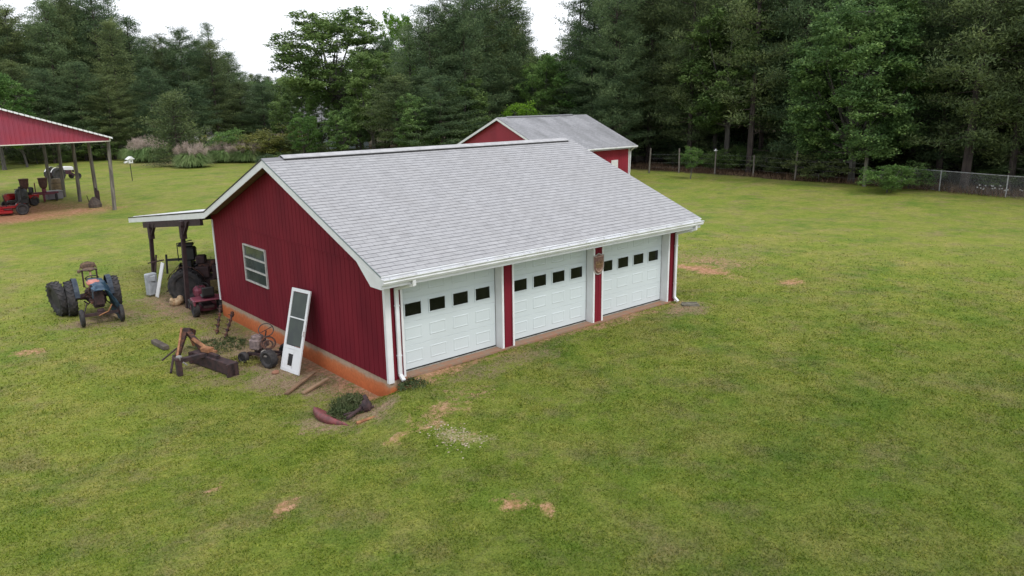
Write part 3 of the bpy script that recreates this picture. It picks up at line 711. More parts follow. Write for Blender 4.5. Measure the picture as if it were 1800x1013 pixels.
# shield badge on the second pier
bd = thing('wall_badge', 'tan and gold shield shaped badge hung on the second red pier between the doors', 'badge', (6.47, -.02, 1.56))
def shield(w_, h_, y0, y1):
    pts = [(-w_*.0, h_*.44)]; 
    out = []
    for t in range(13):
        u = t/12; a = math.pi*(u)
        out.append((w_*math.cos(a), -h_*.12-h_*.42*math.sin(a)))
    out = [(w_, h_*.40)]+out+[(-w_, h_*.40), (-w_*.45, h_*.43), (0, h_*.5), (w_*.45, h_*.43)]
    return MB().prism([(a, y0, b) for a, b in out], (0, y1-y0, 0))
shield(.205, .56, -.012, .0).build('back_plate', mat('grey_badge_edge', (.33, .30, .28), .5), bd)
shield(.175, .49, -.022, -.012).build('face', mat('brown_badge_face', (.22, .13, .09), .6, (.13, .05, .05), 14), bd)
mb = MB()
for k in range(-2, 3): mb.tube([(k*.045, -.028, -.12), (k*.06, -.03, .02), (k*.05, -.028, .08)], [.012, .02, .009], 6)
mb.box((0, -.028, -.02), (.2, .01, .03)); mb.build('relief', GOLD, bd)
mb = MB()
mb.tube([(.13*math.cos(math.pi*(1.12+.76*t/8)), -.026, -.06+.16*math.sin(math.pi*(1.12+.76*t/8))) for t in range(9)], .02, 6); mb.build('rim_relief', TANP, bd)
MB().box((0, -.026, .185), (.3, .012, .028)).build('top_bar', TANP, bd)

# ------------------------------------------------------------------ the other red garage behind
bk = thing('outbuilding', 'second red garage with a stained grey gable roof standing behind the front one', 'garage', (27.2, 23.6, -.25))
def BK(name, mb, m, parent=None, label=None): return mb.build(name, m, parent or bk, label)
bl, bd_, bze, bzr, bsl = 8.7, 9.4, 2.56, 4.73, .42
yr_ = 5.29-.0
# local: x 0..bl, y front 0.2..10.4, ridge at y=5.29 z=4.73 (local z)
f0 = .15; r0_ = 10.43
bz = lambda y: bzr-bsl*abs(y-yr_)
BK('gable_wall', MB().prism([(.3, .6, 0), (.3, 10.0, 0), (.3, 10.0, bz(10.0)-.12), (.3, yr_, bzr-.12), (.3, .6, bz(.6)-.12)], (.08, 0, 0)), RED2)
BK('end_wall', MB().prism([(bl-.0, .6, 0), (bl, 10.0, 0), (bl, 10.0, bz(10.0)-.12), (bl, yr_, bzr-.12), (bl, .6, bz(.6)-.12)], (.08, 0, 0)), RED2)
BK('front_wall', siding('x', .6, .38, bl, 0, lambda x: bz(.6)-.1, -1), RED2); BK('rear_wall', MB().box((bl/2+.2, 10.0, 1.2), (bl-.3, .08, 2.4)), RED2)
BK('corner_board', MB().box((bl+.02, .575, 1.2), (.13, .03, 2.35)), WHITE)
BK('side_window', MB().box((bl-1.55, .58, 1.2), (.7, .04, .75)).box((bl-1.55, .555, 1.2), (.6, .01, .03)), WHITE)
o = roof_part('roof', slope(f0, bz(f0), yr_, bzr, 0, 9.08, SHINGLEB, 'back_roof'), bk); roof_part('roof', slope(r0_, bz(r0_), yr_, bzr, 0, 9.08, SHINGLEB, 'back_roof_rear'), bk)
for x in (-.01, 9.07):
    rk = MB(); rk.prism([(x, f0, bz(f0)-.03), (x, yr_, bzr-.03), (x, yr_, bzr-.19), (x, f0, bz(f0)-.19)], (.02, 0, 0)); rk.prism([(x, yr_, bzr-.03), (x, r0_, bz(r0_)-.03), (x, r0_, bz(r0_)-.19), (x, yr_, bzr-.19)], (.02, 0, 0))
    BK('rake_board', rk, WHITE)
BK('soffit', MB().box((4.54, .36, bz(f0)-.2), (9.0, .45, .02)), WHITE)
BK('gutter', MB().box((4.54, f0-.05, bz(f0)-.08), (9.12, .11, .12), bev=.02), GUTTER)
BK('downspout', MB().tube([(8.8, f0-.03, bz(f0)-.12), (8.8, .5, bz(f0)-.42), (8.72, .5, .1)], .05, 6), GUTTER)
BK('ridge_vent', MB().prism([(.9, yr_-.18, bzr-.02), (.9, yr_, bzr+.06), (.9, yr_+.18, bzr-.02)], (6.6, 0, 0)), SHINGLEB)
BK('foundation', MB().box((bl/2+.2, 5.3, -.1), (bl-.1, 9.5, .3)), CONC)

# ------------------------------------------------------------------ open pole barn at the left
barn = thing('pole_barn', 'open pole barn with a faded red metal gable and white roof edge over red clay', 'barn', (0, 0, 0))
def BN(name, mb, m, parent=None, label=None): return mb.build(name, m, parent or barn, label)
by0, by1, bxr, bxp, bxl = 35.6, 50.5, 3.82, -3.4, -10.6
bzc, bsl2, bbot = 3.93, .332, 3.72
bp_z = lambda x: bzc+bsl2*(min(bxr-x, x-bxl))
mb = MB(); prof = []; x = bxl
while x < bxr-.001:
    for dx, dy in ((0, 0), (.15, 0), (.17, .03), (.21, .03), (.23, 0)):
        if x+dx < bxr: prof.append((x+dx, by0-dy))
    x += .23
prof.append((bxp, by0)); prof.append((bxr, by0)); prof.sort()
for (a, ya), (b, yb) in zip(prof[:-1], prof[1:]): mb.add([(a, ya, bbot), (b, yb, bbot), (b, yb, bp_z(b)-.05), (a, ya, bp_z(a)-.05)], [(0, 1, 2, 3)])
BN('gable_panel', mb, mat('faded_red_barn_metal', (.30, .040, .065), .5, (.25, .05, .085), .8, spec=.3))
mb = MB(); mb.box(((bxl+bxr)/2, by0-.03, bbot-.01), (bxr-bxl, .08, .05)); mb.box((bxr+.02, by0-.02, 3.83), (.07, .1, .26)); BN('gable_trim', mb, mat('cream_trim', (.60, .57, .50), .6))
mb = MB()
for s_, xe in ((1, bxr+.14), (-1, bxl-.14)):
    k = 0; N = 34
    ze = bp_z(bxr)-bsl2*.14
    for k in range(N):
        y0 = by0-.22+(by1-by0+.4)*k/N; y1 = by0-.22+(by1-by0+.4)*(k+1)/N
        for u, v, h1, h2 in ((0, .7, 0, 0), (.7, .85, 0, .03), (.85, 1, .03, 0)):
            a = y0+(y1-y0)*u; b = y0+(y1-y0)*v
            mb.add([(xe, a, ze+h1), (xe, b, ze+h2), (bxp, b, bp_z(bxp)+h2), (bxp, a, bp_z(bxp)+h1)], [(0, 1, 2, 3)])
    mb.prism([(xe, by0-.22, ze-.005), (bxp, by0-.22, bp_z(bxp)-.005), (bxp, by0-.22, bp_z(bxp)-.04), (xe, by0-.22, ze-.04)], (0, by1-by0+.4, 0))
BN('roof', mb, mat('galvanised_roof_sheet', (.60, .60, .62), .4, (.48, .48, .49), 1.5))
# ribs of the roof sheets seen end-on along the rake
mb = MB()
for s_, xe in ((1, bxr+.16), (-1, bxl-.16)):
    n = 30
    for k in range(n):
        xa = bxp+(xe-bxp)*k/n; xb = bxp+(xe-bxp)*(k+.8)/n
        za, zb = (bp_z(bxp)+(bp_z(bxr)-.053-bp_z(bxp))*t/n for t in (k, k+.8))
        mb.prism([(xa, by0-.27, za+.035), (xb, by0-.27, zb+.035), (xb, by0-.27, zb-.06), (xa, by0-.27, za-.06)], (0, .05, 0))
BN('rake_trim', mb, WHITE)
for (bx, by, tx) in ((3.69, 36.05, 3.84), (3.40, 38.5, 3.34), (3.2, 42.2, 3.27), (3.02, 45.8, 3.14), (2.95, 49.6, 2.92)):
    mb = MB(); z0 = float(gz(bx, by))-.2; mb.tube([(bx, by, z0), ((bx+tx)/2+.01, by, 1.7), (tx, by-.02, 3.75)], [.115, .108, .095], 10); BN('post', mb, POSTW)
for bx, by in ((-3.4, 49.8), (-10.3, 36.1), (-10.3, 43), (-10.3, 49.6), (-3.4, 36.1)):
    if bx > -5 and by < 40: continue
    BN('post', MB().tube([(bx, by, float(gz(bx, by))-.2), (bx, by, 3.75)], [.115, .1], 10), POSTW)
BN('plate_beam', MB().box((3.55, (by0+by1)/2, 3.72), (.09, by1-by0-.1, .2)), DARKW); BN('plate_beam', MB().box((-10.3, (by0+by1)/2, 3.72), (.09, by1-by0-.1, .2)), DARKW)
mb = MB()
for k in range(6):
    y = by0+.15+k*2.9
    mb.beam((bxr-.1, y, 3.8), (bxp, y, bp_z(bxp)-.16), .05, .14); mb.beam((bxl+.1, y, 3.8), (bxp, y, bp_z(bxp)-.16), .05, .14); mb.box(((bxl+bxr)/2, y, 3.75), (bxr-bxl-.3, .05, .13))
BN('truss', mb, DARKW)
# ------------------------------------------------------------------ trees
def tubes_np(segs, n=5):
    """segs: list of (p0, p1, r0, r1) -> MB"""
    mb = MB()
    for p0, p1, a, b in segs: mb.tube([p0, p1], [a, b], n, cap=False)
    return mb
def blades(rs, C, Rn, per, length, width, updir=.5, flat=.55, quad=False, horiz=0.):
    """C (n,3) clump centres, Rn (n,) clump radii -> verts, faces"""
    n = len(C)*per; c = np.repeat(C, per, 0); r = np.repeat(Rn, per)
    o = rs.normal(size=(n, 3))*.5; o[:, 2] *= flat
    p = c+o*r[:, None]
    d = o+rs.normal(size=(n, 3))*.55; d[:, 2] += updir*rs.rand(n); d[:, 2] *= (1-horiz); d /= np.linalg.norm(d, axis=1)[:, None]+1e-6
    s = np.cross(d, rs.normal(size=(n, 3)));
    if horiz > 0:
        s2 = np.cross(d, np.tile([0, 0, 1.], (n, 1)))+rs.normal(size=(n, 3))*(1-horiz)*.8; s = s2
    s /= np.linalg.norm(s, axis=1)[:, None]+1e-6
    L = length*(.6+.8*rs.rand(n))[:, None]; W = width*(.6+.8*rs.rand(n))[:, None]
    if quad:
        V = np.stack([p-d*L*.5, p+s*W*.5, p+d*L*.5, p-s*W*.5], 1).reshape(-1, 3); F = np.arange(4*n).reshape(-1, 4)
    else:
        V = np.stack([p-s*W*.5, p+s*W*.5, p+d*L], 1).reshape(-1, 3); F = np.arange(3*n).reshape(-1, 3)
    return V, F
def pine_proto(seed, H, cb, R, per=62, nb=95, lowlive=.0, wd=.06):
    rs = np.random.RandomState(seed); segs = []; C = []; Rn = []
    bend = rs.normal(size=2)*.012*H
    tp = lambda t: np.array([bend[0]*math.sin(t*2.2), bend[1]*math.sin(t*1.7), H*t])
    for k in range(10): t0, t1 = k/10, (k+1)/10; segs.append((tp(t0), tp(t1), .011*H*(1-t0)**.8+.02, .011*H*(1-t1)**.8+.02))
    for i in range(nb):
        t = cb+(1-cb)*((i+rs.rand())/nb)**.92; u = (t-cb)/(1-cb)
        rr = R*(min(1, .50+2.0*u)*(1-u)**.45+.13)*rs.uniform(.5, 1.12)
        az = i*2.4+rs.normal()*.5; el = math.radians(-12+48*u+rs.normal()*10)
        d = np.array([math.cos(az)*math.cos(el), math.sin(az)*math.cos(el), math.sin(el)]); b0 = tp(t)
        sag = .12*rr
        pt = lambda f: b0+d*rr*f+np.array([0, 0, sag*f*f-.1*rr*math.sin(f*3)])
        segs.append((pt(0), pt(.5), .028+.006*rr, .018)); segs.append((pt(.5), pt(.95), .018, .008))
        nc = max(2, int(rr*2.5))
        for j in range(nc):
            f = .30+.72*(j+rs.rand())/nc
            lat = np.cross(d, [0, 0, 1.])*rs.normal()*.30*rr*(1.1-f)
            C.append(pt(f)+lat+np.array([0, 0, .1])); Rn.append(rs.uniform(.48, .88)*(.8+.05*rr))
    for k in range(3): C.append(tp(1)-np.array([0, 0, .25*k])); Rn.append(.3)
    for i in range(int(14*lowlive)+6):     # bare dead twigs on the lower trunk
        t = rs.uniform(cb*.35, cb); az = rs.uniform(0, 6.28); L = rs.uniform(.6, 1.8); b0 = tp(t)
        segs.append((b0, b0+np.array([math.cos(az)*L, math.sin(az)*L, rs.uniform(-.2, .3)]), .018, .006))
    V, F = blades(rs, np.array(C), np.array(Rn)*.88, per, .185, wd, .6, .52)
    return tubes_np(segs).mesh('pine_trunk', BARK), np_mesh('pine_crown', V, F, PINE)
def hard_proto(seed, H, cb, R, nl=12, ncl=330, per=55, leaf=.19, lobe=.42, open_=0., flatb=.6):
    rs = np.random.RandomState(seed); segs = []; C = []; Rn = []
    cz = H*(cb+1)/2; hz = H*(1-cb)/2
    top = np.array([rs.normal()*.3, rs.normal()*.3, H*(cb+.30*(1-cb))])
    segs.append((np.zeros(3), np.array([0, 0, H*cb*.5]), .022*H, .017*H)); segs.append((np.array([0, 0, H*cb*.5]), top, .017*H, .012*H))
    lobes = []
    for i in range(nl):
        az = i*2.4+rs.normal()*.3; f = (i+.5)/nl; ze = -.75+1.6*f; rr = math.sqrt(max(0.03, 1-min(1, abs(ze))**2))
        c = np.array([math.cos(az)*R*rr*.66, math.sin(az)*R*rr*.66, cz+ze*hz*.74]); lr = lobe*R*rs.uniform(.75, 1.2)
        lobes.append((c, lr))
        st = top*rs.uniform(.55, 1.0) if c[2] > top[2] else np.array([0, 0, max(H*cb*.7, c[2]-.8)])
        mid = st*.5+c*.5+np.array([rs.normal()*.25, rs.normal()*.25, -.25]); segs.append((st, mid, .0075*H, .0045*H)); segs.append((mid, c, .0045*H, .025))
        for k in range(max(4, int(ncl/nl))):
            v = rs.normal(size=3); v /= np.linalg.norm(v); v[2] = v[2]*flatb if v[2] > 0 else v[2]*.5*flatb
            q = c+v*lr*rs.uniform(.6, 1.08)
            if rs.rand() < open_: continue
            C.append(q); Rn.append(rs.uniform(.30, .58)*(.6+R*.09))
            if k % 4 == 0: segs.append((c, q, .02, .006))
    C = np.array(C); Rn = np.array(Rn)
    V, F = blades(rs, C, Rn, per, leaf, leaf*.72, .35, .5, quad=True, horiz=.45)
    return tubes_np(segs).mesh('hardwood_trunk', BARKG), np_mesh('hardwood_crown', V, F, OAK)
PINES = [pine_proto(1, 18, .22, 3.6, nb=105), pine_proto(2, 19, .13, 4.0, nb=120), pine_proto(3, 17, .30, 3.1), pine_proto(4, 20, .09, 4.3, nb=135), pine_proto(5, 18, .18, 3.4, nb=100)]
THIN = pine_proto(6, 18, .45, 2.7, per=46, nb=52)
HARDS = [hard_proto(21, 15, .08, 4.6, nl=20, ncl=620, per=46, leaf=.22, flatb=.8, lobe=.36), hard_proto(22, 13, .05, 3.8, nl=18, ncl=520, per=46, leaf=.2, flatb=.8, lobe=.38), hard_proto(23, 16, .1, 4.0, nl=22, ncl=640, per=46, leaf=.22, flatb=.85, lobe=.36)]
OAKP = hard_proto(31, 17.5, .20, 6.0, nl=30, ncl=1050, per=44, lobe=.27, open_=.06, leaf=.24, flatb=.75)
MAPP = hard_proto(32, 16, -.10, 5.3, nl=52, ncl=2100, per=44, lobe=.30, leaf=.20, flatb=.6)
BUSH = [hard_proto(41, 3.0, .0, 1.6, nl=9, ncl=120, per=60, leaf=.11, lobe=.55), hard_proto(42, 2.2, .0, 1.7, nl=8, ncl=110, per=60, leaf=.10, lobe=.6)]
SAPL = hard_proto(43, 5.5, .15, 1.7, nl=9, ncl=120, per=60, leaf=.13, lobe=.5)
JUN = pine_proto(44, 6.5, .03, 2.3, per=46, nb=80, wd=.05)
_tr = random.Random(77)
FW2 = (math.sin(YAW), math.cos(YAW))
def tree(name, proto, x, y, h, label, group, m=None, rz=None, wide=1.0, cat='tree', dz=-.1):
    t = thing(name, label, cat, G(x, y, dz), _tr.uniform(0, 6.28) if rz is None else rz, group)
    H0 = max(v[2] for v in ((proto[0].vertices[len(proto[0].vertices)-1].co.z,),)[0:1] for v in [(0, 0, proto[0].get('H', 1))])
    s = h/proto[0]['H']; t.scale = (s*wide, s*wide, s)
    a = bpy.data.objects.new('trunk', proto[0]); b = bpy.data.objects.new('crown', proto[1])
    for o in (a, b): COL.objects.link(o); o.parent = t
    if m: b.material_slots[0].link = 'OBJECT'; b.material_slots[0].material = m
    return t
for pr, H in [(PINES[0], 18), (PINES[1], 19), (PINES[2], 17), (PINES[3], 20), (PINES[4], 18), (THIN, 18), (HARDS[0], 15), (HARDS[1], 13), (HARDS[2], 16), (OAKP, 17.5), (MAPP, 16), (BUSH[0], 3), (BUSH[1], 2.2), (SAPL, 5.5), (JUN, 6.5)]: pr[0]['H'] = H
def azp(u, dist):
    a = YAW+math.atan((u-900)/1348.); return CAM[0]+dist*math.sin(a), CAM[1]+dist*math.cos(a)
def hfor(u, top, dist):
    """tree height whose tip stands at the photo's skyline"""
    a = math.atan((u-900)/1348.); dep = dist*math.cos(a)
    hor = 172.6-(u-900)*.0139
    x, y = azp(u, dist)
    k = (hor-top)/1348.*dep*1.06
    return CAM[2]+k-float(gz(x, y))
# single trees one can point to
x, y = azp(606, 84); tree('oak_tree', OAKP, x, y, hfor(606, 12, 84), 'large open crowned oak rising alone against the sky left of the pines', None, OAK, wide=1.22)
x, y = azp(714, 92); tree('poplar_tree', HARDS[2], x, y, hfor(714, 8, 92), 'slim bright lime green tree poking up between the big oak and the dark pines', None, LIME, wide=.5)
x, y = azp(1497, 57.5); tree('maple_tree', MAPP, x, y, 14.6, 'dense broad maple with layered leaves at the woods edge behind the thick corner post', None, MAPLE, wide=1.02)
x, y = azp(235, 108); tree('pine_tree', THIN, x, y, hfor(235, 20, 108), 'thin crowned pine leaning out of the dark pine mass, sky showing through', None, PINE, wide=1.1)
x, y = azp(400, 112); tree('pine_tree', THIN, x, y, hfor(400, 62, 112), 'ragged pine standing highest at the left edge of the low sky gap', None, PINE, wide=1.15)
x, y = azp(322, 82); tree('cedar_tree', JUN, x, y, 6.6, 'conical green cedar growing behind the pink plumed grass', None, PINEB, wide=1.35)
x, y = azp(958, 73); tree('sapling_tree', HARDS[1], x, y, hfor(958, 84, 73), 'bright green young tree filling the sky gap above the rear red garage', None, MIDG, wide=.75)
x, y = azp(925, 68); tree('sapling_tree', SAPL, x, y, 6.3, 'small yellow green sapling peeping over the rear garage ridge', None, LIME, wide=1.)
x, y = azp(1215, 58); tree('sapling_tree', SAPL, x, y, 2.7, 'small bright green sapling on the fence line just right of the rear garage', None, MIDG, wide=.9)
x, y = azp(60, 92); tree('sapling_tree', SAPL, x, y, 6.6, 'bright green sapling behind the pole barn roof', None, LIME, wide=1.0)
x, y = azp(235, 99); tree('sapling_tree', SAPL, x, y, 3.6, 'small bright green sapling left of the pink plumed grass', None, MIDG, wide=.9)
# woods: (u, dist, top of crown on the skyline, kind)
rows = []
LEFT = [(8, 104, 18, 'P'), (38, 108, 30, 'P'), (70, 106, 40, 'P'), (100, 108, 62, 'P'), (128, 102, 28, 'P'), (152, 104, 10, 'P'), (178, 106, 18, 'P'), (204, 104, 22, 'P'), (228, 100, 58, 'P'), (262, 106, 52, 'P'), (288, 112, 82, 'P'), (318, 110, 80, 'P'), (346, 106, 70, 'P'), (372, 112, 86, 'P'), (398, 108, 88, 'P'), (426, 116, 104, 'P'), (452, 128, 128, 'H'), (480, 130, 130, 'H'), (505, 120, 130, 'H'), (528, 110, 122, 'H'),
        (-10, 92, 78, 'H'), (20, 90, 108, 'H'), (-25, 100, 20, 'P'), (60, 98, 120, 'P'), (110, 96, 130, 'P'), (165, 97, 120, 'P'), (215, 96, 140, 'P'), (285, 96, 130, 'P'), (350, 100, 150, 'P'), (440, 112, 150, 'P'), (480, 108, 152, 'P'), (515, 100, 160, 'H'),
        (540, 92, 125, 'H'), (575, 82, 150, 'H'), (640, 80, 150, 'H'), (665, 76, 70, 'H'), (690, 80, 85, 'P'), (545, 76, 185, 'H'), (610, 74, 175, 'H')]
MIDR = [(735, 72, 62, 'P'), (765, 70, 35, 'P'), (795, 72, 30, 'P'), (825, 70, 12, 'P'), (850, 74, -8, 'P'), (880, 76, -10, 'P'), (905, 76, 4, 'P'), (924, 77, 44, 'T'), (945, 82, 78, 'H'), (975, 84, 82, 'H'), (1004, 72, 78, 'H'), (1018, 72, -4, 'T'), (1045, 72, -20, 'P'), (1075, 68, -30, 'P'), (700, 68, 140, 'P'), (740, 66, 150, 'H'), (780, 66, 140, 'P'), (820, 69, 120, 'H'), (870, 73, 110, 'P'), (910, 75, 130, 'P'), (1000, 72, 130, 'P'), (1040, 70, 100, 'P'), (1085, 68, 60, 'P')]
for u, d, top, k in LEFT+MIDR: rows.append((u, d, hfor(u, top, d), k))
# right hand edge of the woods: rows parallel to the fence
pos = []
for ri, (xo, sp, y0, y1) in enumerate([(45.6, 3.3, -9, 33), (48.6, 3.4, -10, 38), (52.5, 3.8, -10, 44), (57, 4.2, -12, 46), (63, 5, -12, 50), (70, 5, -18, 56), (78, 5, -22, 62), (88, 5, -30, 70)]):
    y = y0+_tr.uniform(0, 2)
    while y < y1:
        pos.append((xo+_tr.uniform(-.9, .9), y+_tr.uniform(-.8, .8), ri)); y += sp*_tr.uniform(.8, 1.25)
def wlabel(k, x, y, ri=None):
    az = math.atan2(x-CAM[0], y-CAM[1]); u = 900+1348*math.tan(az-YAW) if abs(az-YAW) < 1.2 else 2500; d = math.hypot(x-CAM[0], y-CAM[1])
    kind = 'dark pine' if k == 'P' else 'leafy hardwood'
    for lim, w_ in ((60, 'at the far left edge behind the pole barn roof'), (130, 'behind the middle of the pole barn roof'), (215, 'above the right end of the pole barn roof'), (300, 'behind the big round pampas clump'), (380, 'left of the low sky gap behind the pampas row'), (455, 'on the left side of the low sky gap'), (530, 'in the skyline dip above the front garage peak'), (600, 'around the left side of the big oak'), (680, 'around the right side of the big oak'),
                    (760, 'behind the left part of the front garage ridge'), (830, 'left of the rear garage gable'), (900, 'directly behind the rear garage gable'), (960, 'left of the narrow sky gap over the rear garage'), (1020, 'in the narrow sky gap over the rear garage'), (1090, 'over the right half of the rear garage roof'), (1160, 'just right of the rear garage corner'), (1240, 'behind the sapling on the fence line'), (1320, 'behind the fence post with peeling bark'), (1400, 'just left of the broad maple'),
                    (1500, 'behind the left half of the broad maple'), (1590, 'behind the right half of the broad maple'), (1680, 'behind the first chain link post'), (1780, 'behind the second chain link post'), (9999, 'at the far right edge beyond the chain link fence')):
        if u < lim: break
    lim_ = (46.8, 51, 60) if u > 1010 else (66, 84, 104)
    v = x if u > 1010 else d
    dep = 'front row' if v < lim_[0] else 'second row' if v < lim_[1] else 'deeper' if v < lim_[2] else 'rearmost'
    return '%s %s %s' % (dep, kind, w_)
gl = {'P': 'tall dark pine standing in the woods that ring the lawn', 'H': 'leafy green hardwood standing among the pines that ring the lawn', 'T': 'tall dark pine standing in the woods that ring the lawn'}
gg = {'P': 'dark pines of the surrounding woods', 'H': 'hardwoods among the pines', 'T': 'dark pines of the surrounding woods'}
for i, (u, d, h, k) in enumerate(rows):
    x, y = azp(u, d)
    if k == 'H': tree('hardwood_tree', HARDS[i % 3], x, y, h, wlabel(k, x, y), gg[k], [OAK, MIDG, MAPLE, OAK][i % 4], wide=_tr.uniform(.9, 1.15))
    elif k == 'T': tree('pine_tree', THIN, x, y, h, wlabel('P', x, y), gg[k], PINE, wide=1.1)
    else: tree('pine_tree', PINES[(i*2+1) % 5], x, y, h, wlabel(k, x, y), gg[k], [PINE, PINE, PINEB][i % 3], wide=_tr.uniform(1.0, 1.35)*max(.9, 14/h if h < 14 else 1))
for x, y, ri in pos:
    if ri < 2 and 8 < y < 14.5: continue
    az = math.atan2(x-CAM[0], y-CAM[1]); u = 900+1348*math.tan(az-YAW) if abs(az-YAW) < 1.2 else 5000
    if u < 1010 or (x < 47 and y > 27): continue
    r = _tr.random()
    if ri == 0 and y < 8 and r < .55: tree('hardwood_tree', HARDS[_tr.randrange(3)], x+1, y, _tr.uniform(12, 16), wlabel('H', x, y), gg['H'], OAK, wide=1.0)
    elif r < .14: tree('hardwood_tree', HARDS[_tr.randrange(3)], x, y, _tr.uniform(12, 17), wlabel('H', x, y), gg['H'], [OAK, MAPLE][_tr.randrange(2)])
    else: tree('pine_tree', PINES[[1, 3, 0, 4, 3][_tr.randrange(5)] if ri < 2 else _tr.randrange(5)], x, y, _tr.uniform(17, 22), wlabel('P', x, y), gg['P'], [PINE, PINEB][_tr.randrange(2)], wide=_tr.uniform(.9, 1.15))
# filler rows deep in the left woods
for i in range(34):
    u = -30+i*17+_tr.uniform(-6, 6); d = _tr.uniform(116, 134); sk = np.interp(u, [-40, 0, 40, 95, 150, 205, 240, 290, 345, 400, 440, 520, 560], [30, 30, 45, 70, 22, 32, 60, 92, 85, 95, 122, 132, 128])
    x, y = azp(u, d); tree('pine_tree', PINES[i % 5], x, y, hfor(u, sk+12, d), wlabel('P', x, y), gg['P'], [PINE, PINEB][i % 2], wide=1.35)
for i in range(26):
    u = 560+i*18+_tr.uniform(-6, 6); d = _tr.uniform(92, 112); sk = np.interp(u, [560, 690, 720, 760, 840, 900, 940, 1000, 1010, 1040], [110, 100, 90, 60, 25, 30, 95, 96, 60, 20])
    x, y = azp(u, d); tree('pine_tree', PINES[i % 5], x, y, hfor(u, sk+14, d), wlabel('P', x, y), gg['P'], [PINE, PINEB][i % 2], wide=1.3)
# shrubs and undergrowth
def bush(x, y, h, label, group, m, wide=1., k=0, name='shrub'): return tree(name, BUSH[k], x, y, h, label, group, m, wide=wide, cat='shrub', dz=-.05)
x, y = azp(1562, 52.5); bush(x, y, 1.9, 'bright green leafy bush at the foot of the fence post by the maple', None, MIDG, 1.5)
x, y = azp(1600, 55); bush(x, y, 1.6, 'darker green bush just inside the chain link fence', None, MAPLE, 1.4, 1)
x, y = azp(1265, 63); bush(x, y, 2.0, 'green bush at the woods foot between the sapling and the capped post', None, OAK, 1.2, 0)
x, y = azp(420, 86); bush(x, y, 3.6, 'rounded mid green bush between the cedar and the yellow brush', None, MIDG, 1.2, 0)
x, y = azp(478, 84); bush(x, y, 3.3, 'wide yellow green brush pile beyond the plumed grass', None, YELG, 1.6, 0)
x, y = azp(525, 86); bush(x, y, 3.2, 'olive yellow thicket of brush just above the front garage peak', None, YELG, 1.5, 1)
x, y = azp(380, 88); bush(x, y, 2.4, 'low yellow green bush right of the cedar', None, YELG, 1.3, 1)
x, y = azp(570, 82); bush(x, y, 2.2, 'low brown green brush beneath the oak', None, PINEB, 1.5, 1)
for i in range(96):
    if i >= 54: x = _tr.uniform(50, 60); y = -12+(i-54)*1.15+_tr.uniform(-.5, .5)
    elif i < 26:
        y = -8+i*1.45+_tr.uniform(-.5, .5); x = 45.2+_tr.uniform(-.8, 3.5)
        if 5 < y < 12.5: continue
    else: x, y = azp(-10+(i-26)*24+_tr.uniform(-8, 8), _tr.uniform(96, 101) if i < 46 else _tr.uniform(74, 84))
    bush(x, y, _tr.uniform(1.0, 2.6) if i < 54 else _tr.uniform(2.2, 4.0), wlabel('B', x, y).replace('leafy hardwood', 'undergrowth bush'), 'undergrowth bushes along the woods', [PINEB, PINE, OAK][i % 3], _tr.uniform(1.1, 1.6), i % 2)
# dead brown understory twigs low in the pines (leaf litter and dry brush along the fence)
rs = np.random.RandomState(9)
def strip_blades(x0, x1, y0, y1, N, hmin, hmax, wdt, m, name, label, cat):
    x = rs.uniform(x0, x1, N); y = rs.uniform(y0, y1, N); z = gz(x, y); h = rs.uniform(hmin, hmax, N)*(.4+fbm(x*.7, y*.7, 3)); a = rs.uniform(0, 6.28, N)
    P_ = np.stack([x, y, z-.02], 1); dx = np.stack([np.cos(a), np.sin(a), 0*a], 1)*wdt; T = P_+np.stack([rs.normal(size=N)*h*.35, rs.normal(size=N)*h*.35, h], 1)
    V = np.stack([P_-dx, P_+dx, T], 1).reshape(-1, 3); o = bpy.data.objects.new(name, np_mesh(name, V, np.arange(3*N).reshape(-1, 3), m)); COL.objects.link(o); tag(o, label, cat, kind='stuff')
strip_blades(42.6, 47, -9, 31, 9000, .15, .55, .02, BROWNL, 'dry_weeds', 'dry brown weeds and pine straw along the edge of the woods', 'weeds')
